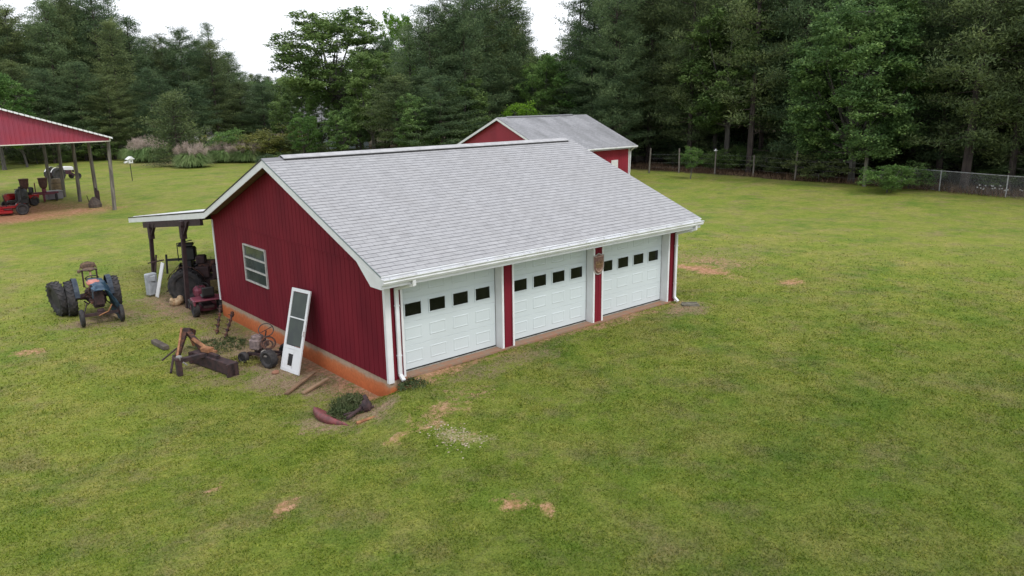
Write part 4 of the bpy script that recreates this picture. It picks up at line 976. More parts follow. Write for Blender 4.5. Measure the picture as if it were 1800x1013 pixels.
# pampas grass
def pampas_proto(seed, h, r, plume_h, dens=1.0):
    rs = np.random.RandomState(seed); N = int(3800*dens)
    a = rs.uniform(0, 6.28, N); b = r*.5*np.sqrt(rs.rand(N)); ln = h*rs.uniform(.6, 1.05, N); tip = r*rs.uniform(.3, 1.0, N)
    P0 = np.stack([b*np.cos(a), b*np.sin(a), 0*a], 1); P1 = np.stack([(b+tip*.45)*np.cos(a), (b+tip*.45)*np.sin(a), ln*.75], 1); P2 = np.stack([(b+tip)*np.cos(a), (b+tip)*np.sin(a), ln*rs.uniform(.05, .95, N)], 1)
    s = np.stack([-np.sin(a), np.cos(a), 0*a], 1)*.03
    V = np.stack([P0-s, P0+s, P1+s, P1-s, P1-s*.9, P1+s*.9, P2+s*.1, P2-s*.1], 1)[:, ::-1].reshape(-1, 3); F = np.arange(8*N).reshape(-1, 4)
    g = np_mesh('pampas_leaves', V, F, PAMP); C = []; Rn = []; n = int(85*dens)
    g.polygons.foreach_set('use_smooth', [True]*len(g.polygons)); nn_ = V*np.array([.6, .6, 0])+np.array([0, 0, 1.6])+rs.normal(size=V.shape)*.35; nn_ /= np.linalg.norm(nn_, axis=1)[:, None]; g.normals_split_custom_set_from_vertices(nn_.astype(np.float32))
    for i in range(n):
        aa = rs.uniform(0, 6.28); q = r*1.08*math.sqrt(rs.rand()); hh = h*.72+(plume_h*.80-h*.72)*math.sqrt(max(0, 1-(q/(r*1.12))**2))*rs.uniform(.62, 1.0)
        for k in range(4): C.append([q*math.cos(aa)*(1-.05*k), q*math.sin(aa)*(1-.05*k), hh-.15*k]); Rn.append(.10)
    C = np.array(C); V, F = blades(rs, C, np.array(Rn), 22, .2, .02, 1.2, 1.3)
    return g, np_mesh('pampas_plumes', V, F, PLUME)
for (u, d, h, r, ph, lab) in ((272, 90.5, 2.0, 2.15, 3.6, 'big round clump of pampas grass with a thick dome of pink plumes'), (348, 81, 1.9, 1.75, 3.3, 'bright green pampas clump with sparse plumes, nearest of the row'), (405, 86, 1.8, 1.9, 2.75, 'low pampas clump with soft pink plumes right of the bright green one'), (446, 85, 1.7, 1.8, 2.9, 'rightmost pampas clump, half hidden by the garage peak'), (238, 94, 1.6, 1.0, 1.9, 'small grey green pampas tuft at the left end of the row')):
    x, y = azp(u, d-1.0); h *= .88; r *= .88; ph *= .92; t = thing('pampas_grass', lab, 'pampas grass', G(x, y), _tr.uniform(0, 6), 'pampas grass clumps')
    ps = pampas_proto(int(u), h, r, ph, .7 if r < 1.5 else 1.)
    for nme, me in (('leaves', ps[0]), ('plumes', ps[1])):
        if nme == 'plumes' and u == 238: continue
        o = bpy.data.objects.new(nme, me); COL.objects.link(o); o.parent = t

# ------------------------------------------------------------------ fences
def fpost(x, y, h, r, label, group, m=POSTW, lean=(0, 0), cat='fence post'):
    mb = MB(); mb.tube([(0, 0, -.2), (lean[0]*.5, lean[1]*.5, h*.5), (lean[0], lean[1], h)], [r, r*.95, r*.9], 8)
    o = mb.build('fence_post', m, None, None, loc=G(x, y)); return tag(o, label, cat, group)
wf_ = [(40.4, 25.9, 1.95, 'crooked pale fence post nearest the rear garage'), (41.74, 24.0, 1.9, 'grey fence post beside the small sapling'), (42.79, 21.4, 1.75, 'fence post with a white insulator cap on top'), (43.19, 18.3, 1.55, 'pale fence post with peeling bark, in front of the twin pine trunks'), (43.05, 14.86, 2.1, 'thin grey fence post left of the maple')]
for i, (x, y, h, lab) in enumerate(wf_):
    o = fpost(x, y, h, .065, lab, 'posts of the wire fence along the woods', lean=(_tr.uniform(-.08, .08), _tr.uniform(-.08, .08)))
    if i == 2: MB().box((0, 0, 1.79), (.2, .2, .06)).ball((.0, 0, 1.86), (.05, .05, .06)).build('cap', WHITE, o)
fpost(42.2, 9.5, 2.35, .13, 'thick weathered corner post standing before the green bush', None)
for i in range(9):
    x, y = azp([8, 18, 60, 78, 110, 158, 200, 222, 305][i], 100+i*.3); fpost(x, y, 1.5, .06, 'thin pale fence post before the far left woods', 'posts of the far left fence')
wire = thing('wire_fence', 'thin farm wires strung between the grey posts along the woods', 'fence', (0, 0, 0))
wp = [(x, y) for x, y, h, l_ in wf_]+[(42.2, 9.5)]
for hz in (.45, .8, 1.15, 1.45): MB().tube([(x, y, float(gz(x, y))+hz) for x, y in wp], .0025, 4).build('wire', GALV, wire)
cl = thing('chain_link_fence', 'silver chain link fence at the right in front of the woods', 'fence', (0, 0, 0))
cps = [(43.3, 9.0), (43.15, 5.25), (42.85, 1.5), (42.5, -2.3), (42.2, -6.1)]
for x, y in cps[1:]: MB().tube([(x, y, float(gz(x, y))-.1), (x, y, float(gz(x, y))+1.28)], .035, 8).build('post', GALV, cl)
MB().tube([(x, y, float(gz(x, y))+1.24) for x, y in cps], .024, 6).build('top_rail', GALV, cl)
mb = MB()
for (xa, ya), (xb, yb) in zip(cps[:-1], cps[1:]):
    A = Vector((xa, ya, float(gz(xa, ya)))); B = Vector((xb, yb, float(gz(xb, yb)))); L = (B-A).length; d = (B-A)/L; st = .075; n = int(L/st)
    for k in range(-16, n+1):
        for sg in (1, -1):
            s0, s1 = (k*st, k*st+1.2) if sg > 0 else (k*st+1.2, k*st)
            z0, z1 = 0, 1.2
            if sg > 0:
                if s0 < 0: z0 += -s0; s0 = 0
                if s1 > L: z1 -= (s1-L); s1 = L
            else:
                if s0 > L: z0 += (s0-L); s0 = L
                if s1 < 0: z1 -= -s1; s1 = 0
            if z1 <= z0: continue
            a = A+d*s0+Vector((0, 0, z0+.02)); b = A+d*s1+Vector((0, 0, z1+.02)); w_ = Vector((0, 0, .0025)); nn = Vector((-.0025, 0, 0))
            mb.add([a-w_, a+w_, b+w_, b-w_], [(0, 1, 2, 3)])
mb.build('wire_mesh', GALV, cl)
# pale garden flowers beyond the chain link fence
fl = MB(); rf = random.Random(4)
for k in range(60):
    y = rf.uniform(-5, 3.4); x = 44.0+rf.uniform(-.3, .6); z = float(gz(x, y))+rf.uniform(.25, .5); fl.ball((x, y, z), (.055, .055, .04), 5, 3)
tag(fl.build('garden_flowers', mat('white_petals', (.55, .55, .5), .7), None), 'small white flowers growing behind the chain link fence', 'flowers', kind='stuff')
# houses glimpsed through the woods
def house(name, label, x, y, rz, wx, wy, h, mw, mr):
    t = thing(name, label, 'house', G(x, y, -.1), rz)
    MB().box((0, 0, h/2), (wx, wy, h)).build('wall', mw, t)
    MB().prism([(-wx/2-.4, -wy/2-.5, h-.05), (-wx/2-.4, 0, h+wy*.28), (-wx/2-.4, wy/2+.5, h-.05)], (wx+.8, 0, 0)).build('roof', mr, t)
    for k in range(3):
        xx = -wx*.33+k*wx*.33
        f_ = MB().box((xx, -wy/2-.03, h*.55), (1.1, .06, 1.3)).build('window', WHITE, t); MB().box((xx, -wy/2-.07, h*.55), (.9, .02, 1.1)).build('pane', PANE, f_)
    MB().box((wx*.12, -wy/2-.03, 1.05), (.95, .05, 2.1)).build('door', WHITE, t)
BRICK = mat('pink_brick', (.33, .18, .16), .9, (.24, .12, .10), 12)
SHG = mat('far_shingles', (.2, .2, .21), .9)
x, y = azp(1640, 96); house('house', 'pink brick house glimpsed through the woods behind the chain link fence', x, y, math.radians(-62), 22, 8, 2.9, BRICK, SHG)
x, y = azp(392, 140); house('house', 'white house glimpsed between the far left trees above the plumed grass', x, y, math.radians(-20), 10, 7, 3.4, WHITE, SHG)
x, y = azp(594, 103); house('house', 'pale blue grey house glimpsed under the big oak', x, y, math.radians(-30), 9, 7, 3.4, mat('blue_grey_paint', (.40, .47, .50), .7), SHG)

# things that share a wording are told apart by their order from left to right
_by = {}
for o in list(bpy.data.objects):
    if o.parent is None and o.get('group') and o.get('label'): _by.setdefault(o['label'], []).append(o)
def _u(o): return math.atan2(o.location.x-CAM[0], o.location.y-CAM[1])
_ORD = ['second', 'third', 'fourth', 'fifth', 'sixth', 'seventh', 'eighth', 'ninth', 'tenth', 'eleventh', 'twelfth', 'thirteenth', 'fourteenth', 'fifteenth', 'sixteenth', 'seventeenth', 'eighteenth', 'nineteenth', 'twentieth']+['%d-th' % k for k in range(21, 80)]
for lab, obs in _by.items():
    if len(obs) < 2: continue
    obs.sort(key=_u)
    for i, o in enumerate(obs): o['label'] = ('leftmost ' if i == 0 else 'rightmost ' if i == len(obs)-1 else _ORD[i-1]+' leftmost ')+lab
# ------------------------------------------------------------------ machines
def wheel(parent, c, R, w, lug=True, rimm=GREYM, tm=TYRE, axisv=(0, 1, 0), rim=.55, nm='wheel'):
    ax = Vector(axisv).normalized(); mb = MB(); h = w/2
    mb.lathe(c, ax, [(-h*.55, R*rim), (-h*.9, R*(rim+.1)), (-h, R*.8), (-h*.85, R*.93), (-h*.5, R*.97), (0, R*.985), (h*.5, R*.97), (h*.85, R*.93), (h, R*.8), (h*.9, R*(rim+.1)), (h*.55, R*rim)], 28)
    if lug:
        a = ax.orthogonal().normalized(); b = ax.cross(a); n = 18 if R > .4 else 12
        for k in range(n):
            for sg in (-1, 1):
                t0 = 2*math.pi*(k+(.5 if sg > 0 else 0))/n; t1 = t0+.30
                d0 = a*math.cos(t0)+b*math.sin(t0); d1 = a*math.cos(t1)+b*math.sin(t1)
                mb.beam(Vector(c)+d1*R*.985+ax*0.01*sg, Vector(c)+d0*R*.955+ax*sg*h*.92, R*.075, R*.06, d0)
    t = mb.build(nm, tm, parent)
    r = MB(); r.lathe(c, ax, [(-h*.5, R*rim), (-h*.42, R*rim), (-h*.1, R*rim*.86), (-h*.05, R*.2), (h*.25, R*.17), (h*.3, R*.12)], 20)
    r.lathe(c, ax, [(h*.5, R*rim), (h*.45, R*rim*.97), (h*.05, R*rim*.88), (0, R*.1)], 20)
    r.build('rim', rimm, t)
    return t
def P5(t, name, mb, m, label=None, smooth=False): return mb.build(name, m, t, label, smooth)
def tractor(loc, rz, label, hood, body, wheelm, group=None, dual=None, seat=True, hoodshape=True, sc=1.0, cat='tractor', rimm=GREYM):
    t = thing('tractor', label, cat, loc, rz, group); t.scale = (sc, sc, sc)
    for s_ in (-1, 1): wheel(t, (0, s_*.68, .6), .6, .30, True, rimm, wheelm)
    for s_ in (-1, 1): wheel(t, (1.85, s_*.58, .29), .29, .13, False, rimm, wheelm, rim=.5)
    P5(t, 'rear_axle', MB().tube([(0, -.6, .6), (0, -.2, .6)], [.07, .13], 10).tube([(0, .6, .6), (0, .2, .6)], [.07, .13], 10).box((0, 0, .62), (.42, .46, .42), bev=.06), body)
    P5(t, 'engine', MB().box((.55, 0, .66), (.8, .30, .36), bev=.05).box((1.22, 0, .70), (.62, .32, .44), bev=.04).box((1.22, .2, .75), (.42, .1, .2), bev=.03).tube([(1.3, -.2, .7), (.6, -.24, .45), (.1, -.3, .45)], .025, 6).ball((1.0, .22, .62), (.09, .08, .1), 8, 6), body)
    P5(t, 'front_axle', MB().beam((1.85, -.52, .36), (1.85, .52, .36), .09, .09).tube([(1.85, -.52, .25), (1.85, -.52, .44)], .03, 6).tube([(1.85, .52, .25), (1.85, .52, .44)], .03, 6).beam((1.62, 0, .42), (1.85, 0, .38), .2, .14).tube([(1.8, -.5, .42), (.9, -.3, .55)], .02, 6).tube([(1.8, .5, .42), (.9, .3, .55)], .02, 6), body)
    if hoodshape:
        h = MB(); secs = [(.78, .17, .92, 1.22), (1.0, .19, .90, 1.25), (1.6, .18, .86, 1.19), (1.72, .16, .84, 1.14)]
        vs = []; n = 9
        for x, w_, zb, zt in secs:
            for k in range(n):
                a = math.pi*k/(n-1); vs.append((x, w_*math.cos(a)*(1 if 0 < k < n-1 else 1.0), zb+(zt-zb)*min(1, .55+.45*math.sin(a)) if 0 < k < n-1 else zb))
        fs = [(i*n+k, i*n+k+1, (i+1)*n+k+1, (i+1)*n+k) for i in range(len(secs)-1) for k in range(n-1)]; fs.append(tuple(range(n))); fs.append(tuple(3*n+k for k in range(n))[::-1])
        P5(t, 'hood', h.add(vs, fs), hood)
        gr = MB().box((1.74, 0, .86), (.04, .3, .46), bev=.01)
        for k in range(5): gr.box((1.765, -.1+.05*k, .86), (.012, .014, .4))
        P5(t, 'grille', gr, body)
    for s_ in (-1, 1):
        f = MB(); vs = []; n = 9
        for k in range(n):
            a = math.radians(20+150*k/(n-1)-10); 
            for rr, yy in ((.66, .44), (.67, .60), (.655, .60), (.645, .44)): vs.append((rr*math.cos(a), s_*yy, .6+rr*math.sin(a)))
        fs = [(i*4+j, i*4+(j+1) % 4, (i+1)*4+(j+1) % 4, (i+1)*4+j) for i in range(n-1) for j in range(4)]
        if hoodshape and cat == 'tractor': P5(t, 'fender', f.add(vs, fs), hood)
    P5(t, 'steering_column', MB().tube([(.7, 0, .9), (.42, 0, 1.28)], .03, 8).box((.72, 0, 1.05), (.2, .26, .28), bev=.04), body)
    P5(t, 'steering_wheel', MB().ring((.41, 0, 1.3), (-.65, 0, 1), .2, .016, 20).tube([(.3, 0, 1.24), (.52, 0, 1.37)], .012, 5).tube([(.41, -.19, 1.3), (.41, .19, 1.3)], .012, 5), BLACK)
    if seat:
        P5(t, 'seat', MB().ball((-.05, 0, 1.06), (.22, .23, .05), 14, 6).box((-.25, 0, 1.17), (.05, .38, .24), bev=.02).tube([(-.05, 0, 1.03), (.1, 0, .8)], .03, 6), BLACK)
    P5(t, 'hitch', MB().tube([(-.2, -.2, .5), (-.75, -.3, .35)], .025, 6).tube([(-.2, .2, .5), (-.75, .3, .35)], .025, 6).tube([(-.15, 0, .85), (-.6, 0, .75)], .02, 6), body)
    return t
# blue and orange tractor on the lawn, facing the camera
TX, TY = -2.78, 12.85; TH = math.radians(-96)
tz = float(gz(TX, TY))
tr1 = tractor((TX, TY, tz), TH, 'old blue and faded orange tractor parked on the lawn, facing the camera', BLUE, RUSTD, TYRE, seat=False, sc=.9)
P5(tr1, 'dash_panel', MB().box((.98, -.04, 1.24), (.50, .38, .16), bev=.06).box((.82, -.02, 1.22), (.10, .4, .12), bev=.02), ORANGE, 'faded orange cowl')
P5(tr1, 'seat_frame', MB().tube([(-.1, -.22, .9), (-.12, -.22, 1.48)], .028, 6).tube([(-.1, .22, .9), (-.12, .22, 1.48)], .028, 6).tube([(-.12, -.26, 1.48), (-.12, .26, 1.48)], .025, 6), RUSTD)
rj = random.Random(21)
mb = MB()
for k in range(26):
    x_ = rj.uniform(.2, 1.6); y_ = rj.uniform(-.26, .26); z_ = rj.uniform(.62, 1.12)
    mb.tube([(x_, y_, z_), (x_+rj.uniform(-.2, .2), y_+rj.uniform(-.12, .12), z_+rj.uniform(-.15, .15)), (x_+rj.uniform(-.3, .3), y_+rj.uniform(-.16, .16), z_-rj.uniform(0, .3))], rj.uniform(.010, .022), 5)
for k in range(9): mb.box((rj.uniform(.3, 1.6), rj.choice((-.2, .2)), rj.uniform(.6, 1.05)), (rj.uniform(.08, .2), rj.uniform(.06, .12), rj.uniform(.06, .2)), bev=.015)
P5(tr1, 'engine_piping', mb, RUST, 'tangle of rusty pipes and engine fittings')
P5(tr1, 'seat', MB().ball((-.14, 0, 1.50), (.20, .24, .06), 14, 6).ball((-.30, 0, 1.60), (.06, .25, .13), 12, 6).tube([(-.3, -.26, 1.5), (-.32, -.2, 1.68), (-.33, 0, 1.74), (-.32, .2, 1.68), (-.3, .26, 1.5)], .022, 6).box((-.05, -.32, 1.48), (.14, .1, .1), bev=.02), mat('brown_cracked_vinyl', (.16, .10, .06), .8, (.06, .04, .035), 12), 'high cracked brown seat')
P5(tr1, 'seat_stand', MB().box((-.05, .02, 1.36), (.08, .07, .2), bev=.02), CREAM)
P5(tr1, 'brush_guard', MB().tube([(1.75, .34, .6), (1.9, .2, .42), (1.95, -.1, .32)], .02, 6), RUSTL)
# loose tyre leaning on the left rear wheel
dw = thing('loose_tyre', 'big lugged tyre standing against the left rear wheel of the blue tractor', 'tyre', (-3.68, 13.2, float(gz(-3.68, 13.2))), 0)
wheel(dw, (0, 0, .54), .55, .28, True, GREYM, TYRE, axisv=(.97, .15, .12))
# tarp over the nose and right side of the tractor
rs = np.random.RandomState(5); n1, n2 = 26, 22; vs = []; fs = []
for i in range(n1):
    for j in range(n2):
        u = i/(n1-1); v = j/(n2-1)           # u along the hood, v across: from the hood top down the left-hand side
        x = .50+1.45*u; a = v*1.95-.50
        if a < 0: y = -a*-.36; z = 1.27+.02
        else:
            y = .20+.30*min(1, a)**.8+.06*math.sin(6*u+2*a); z = 1.29-.72*a**1.15
        y += .035*math.sin(17*u+5*v)+rs.normal()*.01; z += .03*math.sin(11*v+9*u)+rs.normal()*.01-.16*u*v-.08*max(0, u-.7)*3*(1-v)
        vs.append((x+.04*math.sin(13*v), y, z))
fs = [(i*n2+j, i*n2+j+1, (i+1)*n2+j+1, (i+1)*n2+j) for i in range(n1-1) for j in range(n2-1)]
tp_ = MB().add(vs, fs).build('tarp', TARP, None, smooth=True); tp_.matrix_world = Matrix.Translation((TX, TY, tz)) @ Matrix.Rotation(TH, 4, 'Z') @ Matrix.Scale(.9, 4)
md = tp_.modifiers.new('thick', 'SOLIDIFY'); md.thickness = .008
tag(tp_, 'crumpled blue tarp draped over the hood of the old blue tractor', 'tarp')

# dark rusty tractor under the lean-to
tz = float(gz(.1, 12.0))
tr2 = tractor((.08, 12.55, tz), math.radians(-28), 'dark rusty tractor parked under the lean-to roof beside the wall', RUST, RUSTD, TYRE, seat=True, sc=.92, rimm=RUSTD)
P5(tr2, 'engine_block', MB().box((.1, .1, 1.62), (.44, .4, .5), bev=.06).box((.0, .1, 1.95), (.5, .36, .1), bev=.02).box((.0, .1, 1.2), (.3, .3, .4), bev=.02).tube([(-.3, .1, 1.35), (-.3, .1, 2.0), (.22, .1, 2.1)], .02, 6).box((-.4, .2, 1.4), (.6, .08, .08)).tube([(-.75, .2, .9), (-.72, .2, 1.6)], .04, 6), BLACK, 'black engine carried high over the rear axle')
P5(tr2, 'upper_engine', MB().box((.75, 0, 1.18), (.7, .5, .34), bev=.07).box((1.3, -.05, 1.08), (.5, .46, .36), bev=.06).tube([(1.0, .1, 1.2), (1.0, .1, 1.6)], .03, 6).ball((.95, -.2, 1.3), (.16, .12, .12), 8, 6).ball((1.35, .1, 1.28), (.18, .15, .12), 8, 6), RUST, 'rusty engine top with pipes')
P5(tr2, 'radiator_shell', MB().box((1.75, 0, 1.0), (.3, .5, .62), bev=.06).box((2.1, -.1, .85), (.4, .55, .5), bev=.05), RUSTD)
P5(tr2, 'mounted_boxes', MB().box((.55, -.42, 1.0), (.5, .16, .42), bev=.04).box((1.15, -.44, 1.0), (.5, .14, .5), bev=.04).box((.5, -.1, 1.42), (.34, .4, .3), bev=.05).box((.75, -.34, .55), (.5, .2, .5), bev=.04).box((1.3, -.36, .62), (.35, .18, .46), bev=.03), RUSTD)
P5(tr2, 'side_panel', MB().box((.95, -.47, .50), (.34, .04, .42), bev=.03), YELB, 'olive yellow side panel')
# white and grey panel leaning on the outer porch post
pn = thing('leaning_panel', 'white board and grey metal cabinet leaning at the outer lean-to post', 'panel', G(-.68, 13.62))
MB().beam((-.08, -.22, .02), (.18, -.40, 1.18), .14, .03, (.9, .4, 0)).build('board', WHITE, pn)
MB().box((-.12, .10, .42), (.36, .22, .74), Matrix.Rotation(.35, 3, 'Z'), bev=.03).box((-.14, .0, .62), (.28, .1, .2), bev=.02).build('cabinet', mat('grey_white_enamel', (.40, .43, .47), .5, (.28, .30, .33), 6), pn)
MB().tube([(.1, .3, .7), (.2, .3, 1.35)], .03, 6).tube([(-.1, .3, 1.1), (.42, .25, 1.15)], .025, 6).build('pipe', RUSTD, pn)
sk = MB().ball((0, 0, .11), (.22, .15, .13), 9, 6, .22, random.Random(2)).ball((.16, .05, .16), (.12, .10, .15), 8, 5, .2, random.Random(3)).box((-.12, -.04, .2), (.14, .16, .12), Matrix.Rotation(.6, 3, 'Y'), bev=.02)
tag(sk.build('sack', CREAM, None, loc=G(-.62, 11.9), smooth=True), 'lumpy cream and rust coloured sack on the ground between the two lean-to posts', 'sack')

# faded red riding mower at the corner of the lean-to
def rider(loc, rz, label, bodym, group=None, sc=1.0, seat=True, wheelr=.27):
    t = thing('riding_mower', label, 'riding mower', loc, rz, group); t.scale = (sc, sc, sc)
    for s_ in (-1, 1): wheel(t, (0, s_*.40, wheelr), wheelr, .2, True, GREYM, TYRE); wheel(t, (1.1, s_*.36, .18), .18, .12, False, GREYM, TYRE)
    P5(t, 'frame', MB().box((.55, 0, .3), (1.35, .36, .1), bev=.02).beam((1.1, -.34, .2), (1.1, .34, .2), .05, .05), RUSTD)
    P5(t, 'fender', MB().box((.0, 0, .56), (.62, .98, .06), bev=.03).box((-.02, .45, .48), (.56, .06, .16), bev=.02).box((-.02, -.45, .48), (.56, .06, .16), bev=.02).box((.34, .0, .50), (.2, .7, .05), bev=.02), bodym)
    P5(t, 'hood', MB().box((.98, 0, .58), (.56, .44, .34), bev=.09).box((1.2, 0, .5), (.16, .4, .28), bev=.06), bodym)
    P5(t, 'steering_wheel', MB().ring((.52, 0, .88), (-.4, 0, 1), .16, .014, 18).tube([(.52, 0, .88), (.66, 0, .6)], .018, 6), BLACK)
    if seat: P5(t, 'seat', MB().box((-.02, 0, .66), (.36, .4, .09), bev=.04).box((-.2, 0, .82), (.08, .38, .3), bev=.04), BLACK)
    P5(t, 'mower_deck', MB().lathe((.55, 0, .12), (0, 0, 1), [(0, .46), (.1, .46), (.13, .40), (.14, .1)], 18), bodym)
    return t
rider((-.24, 10.02, float(gz(-.24, 10.0))), math.radians(82), 'faded maroon red riding mower beside the back corner of the front garage, by the lean-to', MAROON, sc=.95)
# ------------------------------------------------------------------ implements beside the gable wall
def seg(mb, a, b, r0, r1=None, n=6): mb.tube([a, b], [r0, r1 or r0], n)
bb = thing('box_blade', 'rusty tractor grader blade with a tall A shaped hitch lying on the worn grass', 'implement', (0, 0, 0))
g0 = lambda x, y: float(gz(x, y))
def W(x, y, z): return (x, y, g0(x, y)+z)
mb = MB(); a = Vector(W(-2.18, 5.75, .16)); b = Vector(W(-1.82, 4.08, .16)); mb.beam(a, b, .13, .30, bev=.015); d = (b-a).normalized(); s_ = Vector((d.y, -d.x, 0))
mb.beam(b-d*.06+s_*.0, b, .30, .32); mb.beam(a, a+d*.06, .24, .30); mb.beam(a-s_*.11+Vector((0, 0, .13)), b-s_*.11+Vector((0, 0, .13)), .12, .035)
P5(bb, 'blade', mb, RUSTD)
P5(bb, 'tool_bar', MB().beam(W(-2.72, 5.22, .30), W(-2.02, 5.15, .34), .12, .11, bev=.01).beam(W(-2.05, 5.45, .36), W(-1.92, 4.7, .36), .1, .08), RUSTD)
P5(bb, 'shank', MB().beam(W(-2.76, 5.02, .0), W(-2.76, 5.02, .40), .15, .12, bev=.012).box(W(-2.76, 5.02, .42), (.18, .18, .07), bev=.01), RUSTD, 'upright box shank')
P5(bb, 'clamp', MB().box(W(-2.74, 5.0, .44), (.11, .13, .12), Matrix.Rotation(.5, 3, 'Z'), bev=.02).tube([W(-2.68, 4.95, .34), W(-2.6, 4.9, .26)], .02, 6), GREYM)
P5(bb, 'mast', MB().beam(W(-2.62, 5.55, .3), W(-2.02, 6.62, .62), .10, .10).beam(W(-2.0, 6.62, .62), W(-1.98, 5.55, .34), .12, .10).beam(W(-2.05, 6.5, .66), W(-1.82, 6.75, .5), .2, .15, bev=.02), RUST)
P5(bb, 'lift_arm', MB().beam(W(-2.66, 5.4, .34), W(-2.14, 6.55, .72), .045, .07).tube([W(-1.9, 6.8, .5), W(-1.78, 6.9, .1)], .035, 6).tube([W(-2.02, 6.1, .5), W(-1.96, 5.3, .42)], .055, 7), RUSTL, 'orange rusted lift arm')
P5(bb, 'lever', MB().tube([W(-2.68, 5.62, .34), W(-2.88, 5.30, .02)], .028, 6).tube([W(-2.5, 5.9, .42), W(-2.9, 5.85, .2)], .022, 6), RUSTD)
P5(bb, 'bracket', MB().box(W(-2.0, 5.2, .44), (.2, .28, .12), Matrix.Rotation(.4, 3, 'Z'), bev=.02).beam(W(-2.1, 5.35, .45), W(-1.86, 4.95, .42), .06, .05), RUSTL)
o = MB().beam((-.0, 0, 0), (.06, -.86, 0), .16, .12, bev=.015).build('timber', mat('grey_old_timber', (.13, .11, .09), .95, (.07, .055, .045), 6, bump=.4), None, loc=W(-2.42, 8.15, .06)); tag(o, 'short grey timber lying behind the rusty blade implement', 'timber')
# steering-wheel topped old mower chassis against the wall
ct = thing('mower_chassis', 'stripped rusty garden tractor chassis with two bare steering wheels beside the leaning screen door', 'machine', W(-.78, 4.55, 0), math.radians(-68))
for (x, y, r, w_) in ((-.45, -.33, .15, .13), (-.48, .26, .12, .10), (.38, -.30, .23, .2), (.40, .34, .23, .2)): wheel(ct, (x, y, r), r, w_, r > .2, RUSTD, TYRE)
P5(ct, 'frame', MB().beam((-.5, -.12, .2), (.5, -.16, .26), .06, .06).beam((-.5, .12, .2), (.5, .16, .26), .06, .06).beam((-.46, -.3, .15), (-.48, .26, .14), .05, .05).beam((.4, -.3, .24), (.4, .34, .24), .05, .05), RUSTD)
P5(ct, 'engine', MB().box((-.24, -.02, .46), (.32, .34, .28), bev=.04).lathe((-.24, -.02, .60), (0, 0, 1), [(0, .15), (.06, .15), (.09, .08)], 14).box((-.2, .2, .42), (.16, .12, .16), bev=.02), mat('rusty_grey_engine', (.12, .09, .09), .7, (.24, .18, .17), 14))
P5(ct, 'steering_wheel', MB().ring((-.06, .12, .80), (.62, -.55, .75), .18, .013, 22).tube([(-.12, -.02, .75), (.0, .26, .85)], .01, 5).tube([(-.06, .12, .78), (-.1, .05, .4)], .016, 6), BLACK)
P5(ct, 'steering_wheel', MB().ring((.12, -.02, .52), (.6, -.6, .7), .17, .02, 20).ring((.14, -.05, .49), (.6, -.6, .7), .11, .02, 16), RUST, 'lower rust red wheel ring')
P5(ct, 'fuel_tank', MB().box((.18, -.14, .32), (.28, .26, .12), bev=.05).ball((.3, -.3, .30), (.16, .07, .05), 10, 6), mat('dirty_grey_tank', (.30, .28, .26), .6, (.17, .14, .12), 10))
tag(MB().ball((0, 0, .03), (.1, .075, .06), 8, 6, .15, random.Random(6)).build('stone', mat('red_brown_stone', (.24, .11, .07), .9, (.32, .17, .11), 12), None, loc=W(-1.0, 3.55, 0)), 'small red brown stone at the foot of the leaning screen door', 'stone')
# leaning white storm door with a pet flap
q = [Vector((-.76, 3.80, -.585)), Vector((-.67, 3.02, -.585)), Vector((-.13, 3.14, 1.38)), Vector((-.22, 3.92, 1.36))]
ex = (q[1]-q[0]).normalized(); ez = (q[3]-q[0]).normalized(); ey = ez.cross(ex).normalized(); ex = ey.cross(ez).normalized(); wd = .79; hg = 2.03
sd_ = thing('screen_door', 'white storm door with grey screens and a small pet flap leaning against the red wall', 'door', (0, 0, 0))
RM = Matrix((ex, ey, ez)).transposed()
def DB(mb, cx, cz, sx, sz, th=.035, dy=0): return mb.box(q[0]+ex*cx+ez*cz+ey*dy, (sx, th, sz), RM)
mb = MB(); DB(mb, .04, hg/2, .08, hg); DB(mb, wd-.04, hg/2, .08, hg); DB(mb, wd/2, hg-.04, wd-.16, .08); DB(mb, wd/2, .04, wd-.16, .08); DB(mb, wd/2, .60, wd-.16, .07); DB(mb, wd/2, 1.32, wd-.16, .03); DB(mb, wd-.005, 1.0, .03, .12, .07, -.03)
P5(sd_, 'frame', mb, WHITE)
kp = MB(); DB(kp, .16, .32, .16, .49, .02); DB(kp, wd-.21, .32, .26, .49, .02); DB(kp, .36, .50, .24, .12, .02); DB(kp, .36, .11, .24, .08, .02); P5(sd_, 'kick_panel', kp, WHITE)
SCREEN = mat('grey_insect_screen', (.045, .055, .055), .6, (.06, .075, .065), 3)
for cz, sz in ((.98, .655), (1.635, .60)): P5(sd_, 'screen', DB(MB(), wd/2, cz, wd-.165, sz, .006), SCREEN)
fp_ = P5(sd_, 'pet_flap', DB(MB(), .36, .295, .20, .25, .012), BLACK)
# planks
for (a, b, lab) in (((-1.42, 2.08), (-.36, 2.78), 'longer weathered plank propped off the foundation next to the screen door'), ((-1.13, 1.86), (-.34, 2.16), 'shorter pale plank half sunk in dry grass, nearer the corner')):
    A = Vector(W(*a, .03)); B = Vector(W(*b, .10)); m_ = (A+B)/2
    mb = MB().beam(A-m_, B-m_, .10, .045, bev=.006); tag(mb.build('plank', PLANK if lab[0] == 'l' else mat('pale_plank', (.30, .20, .12), .9, (.2, .13, .08), 6), None, loc=m_), lab, 'plank')
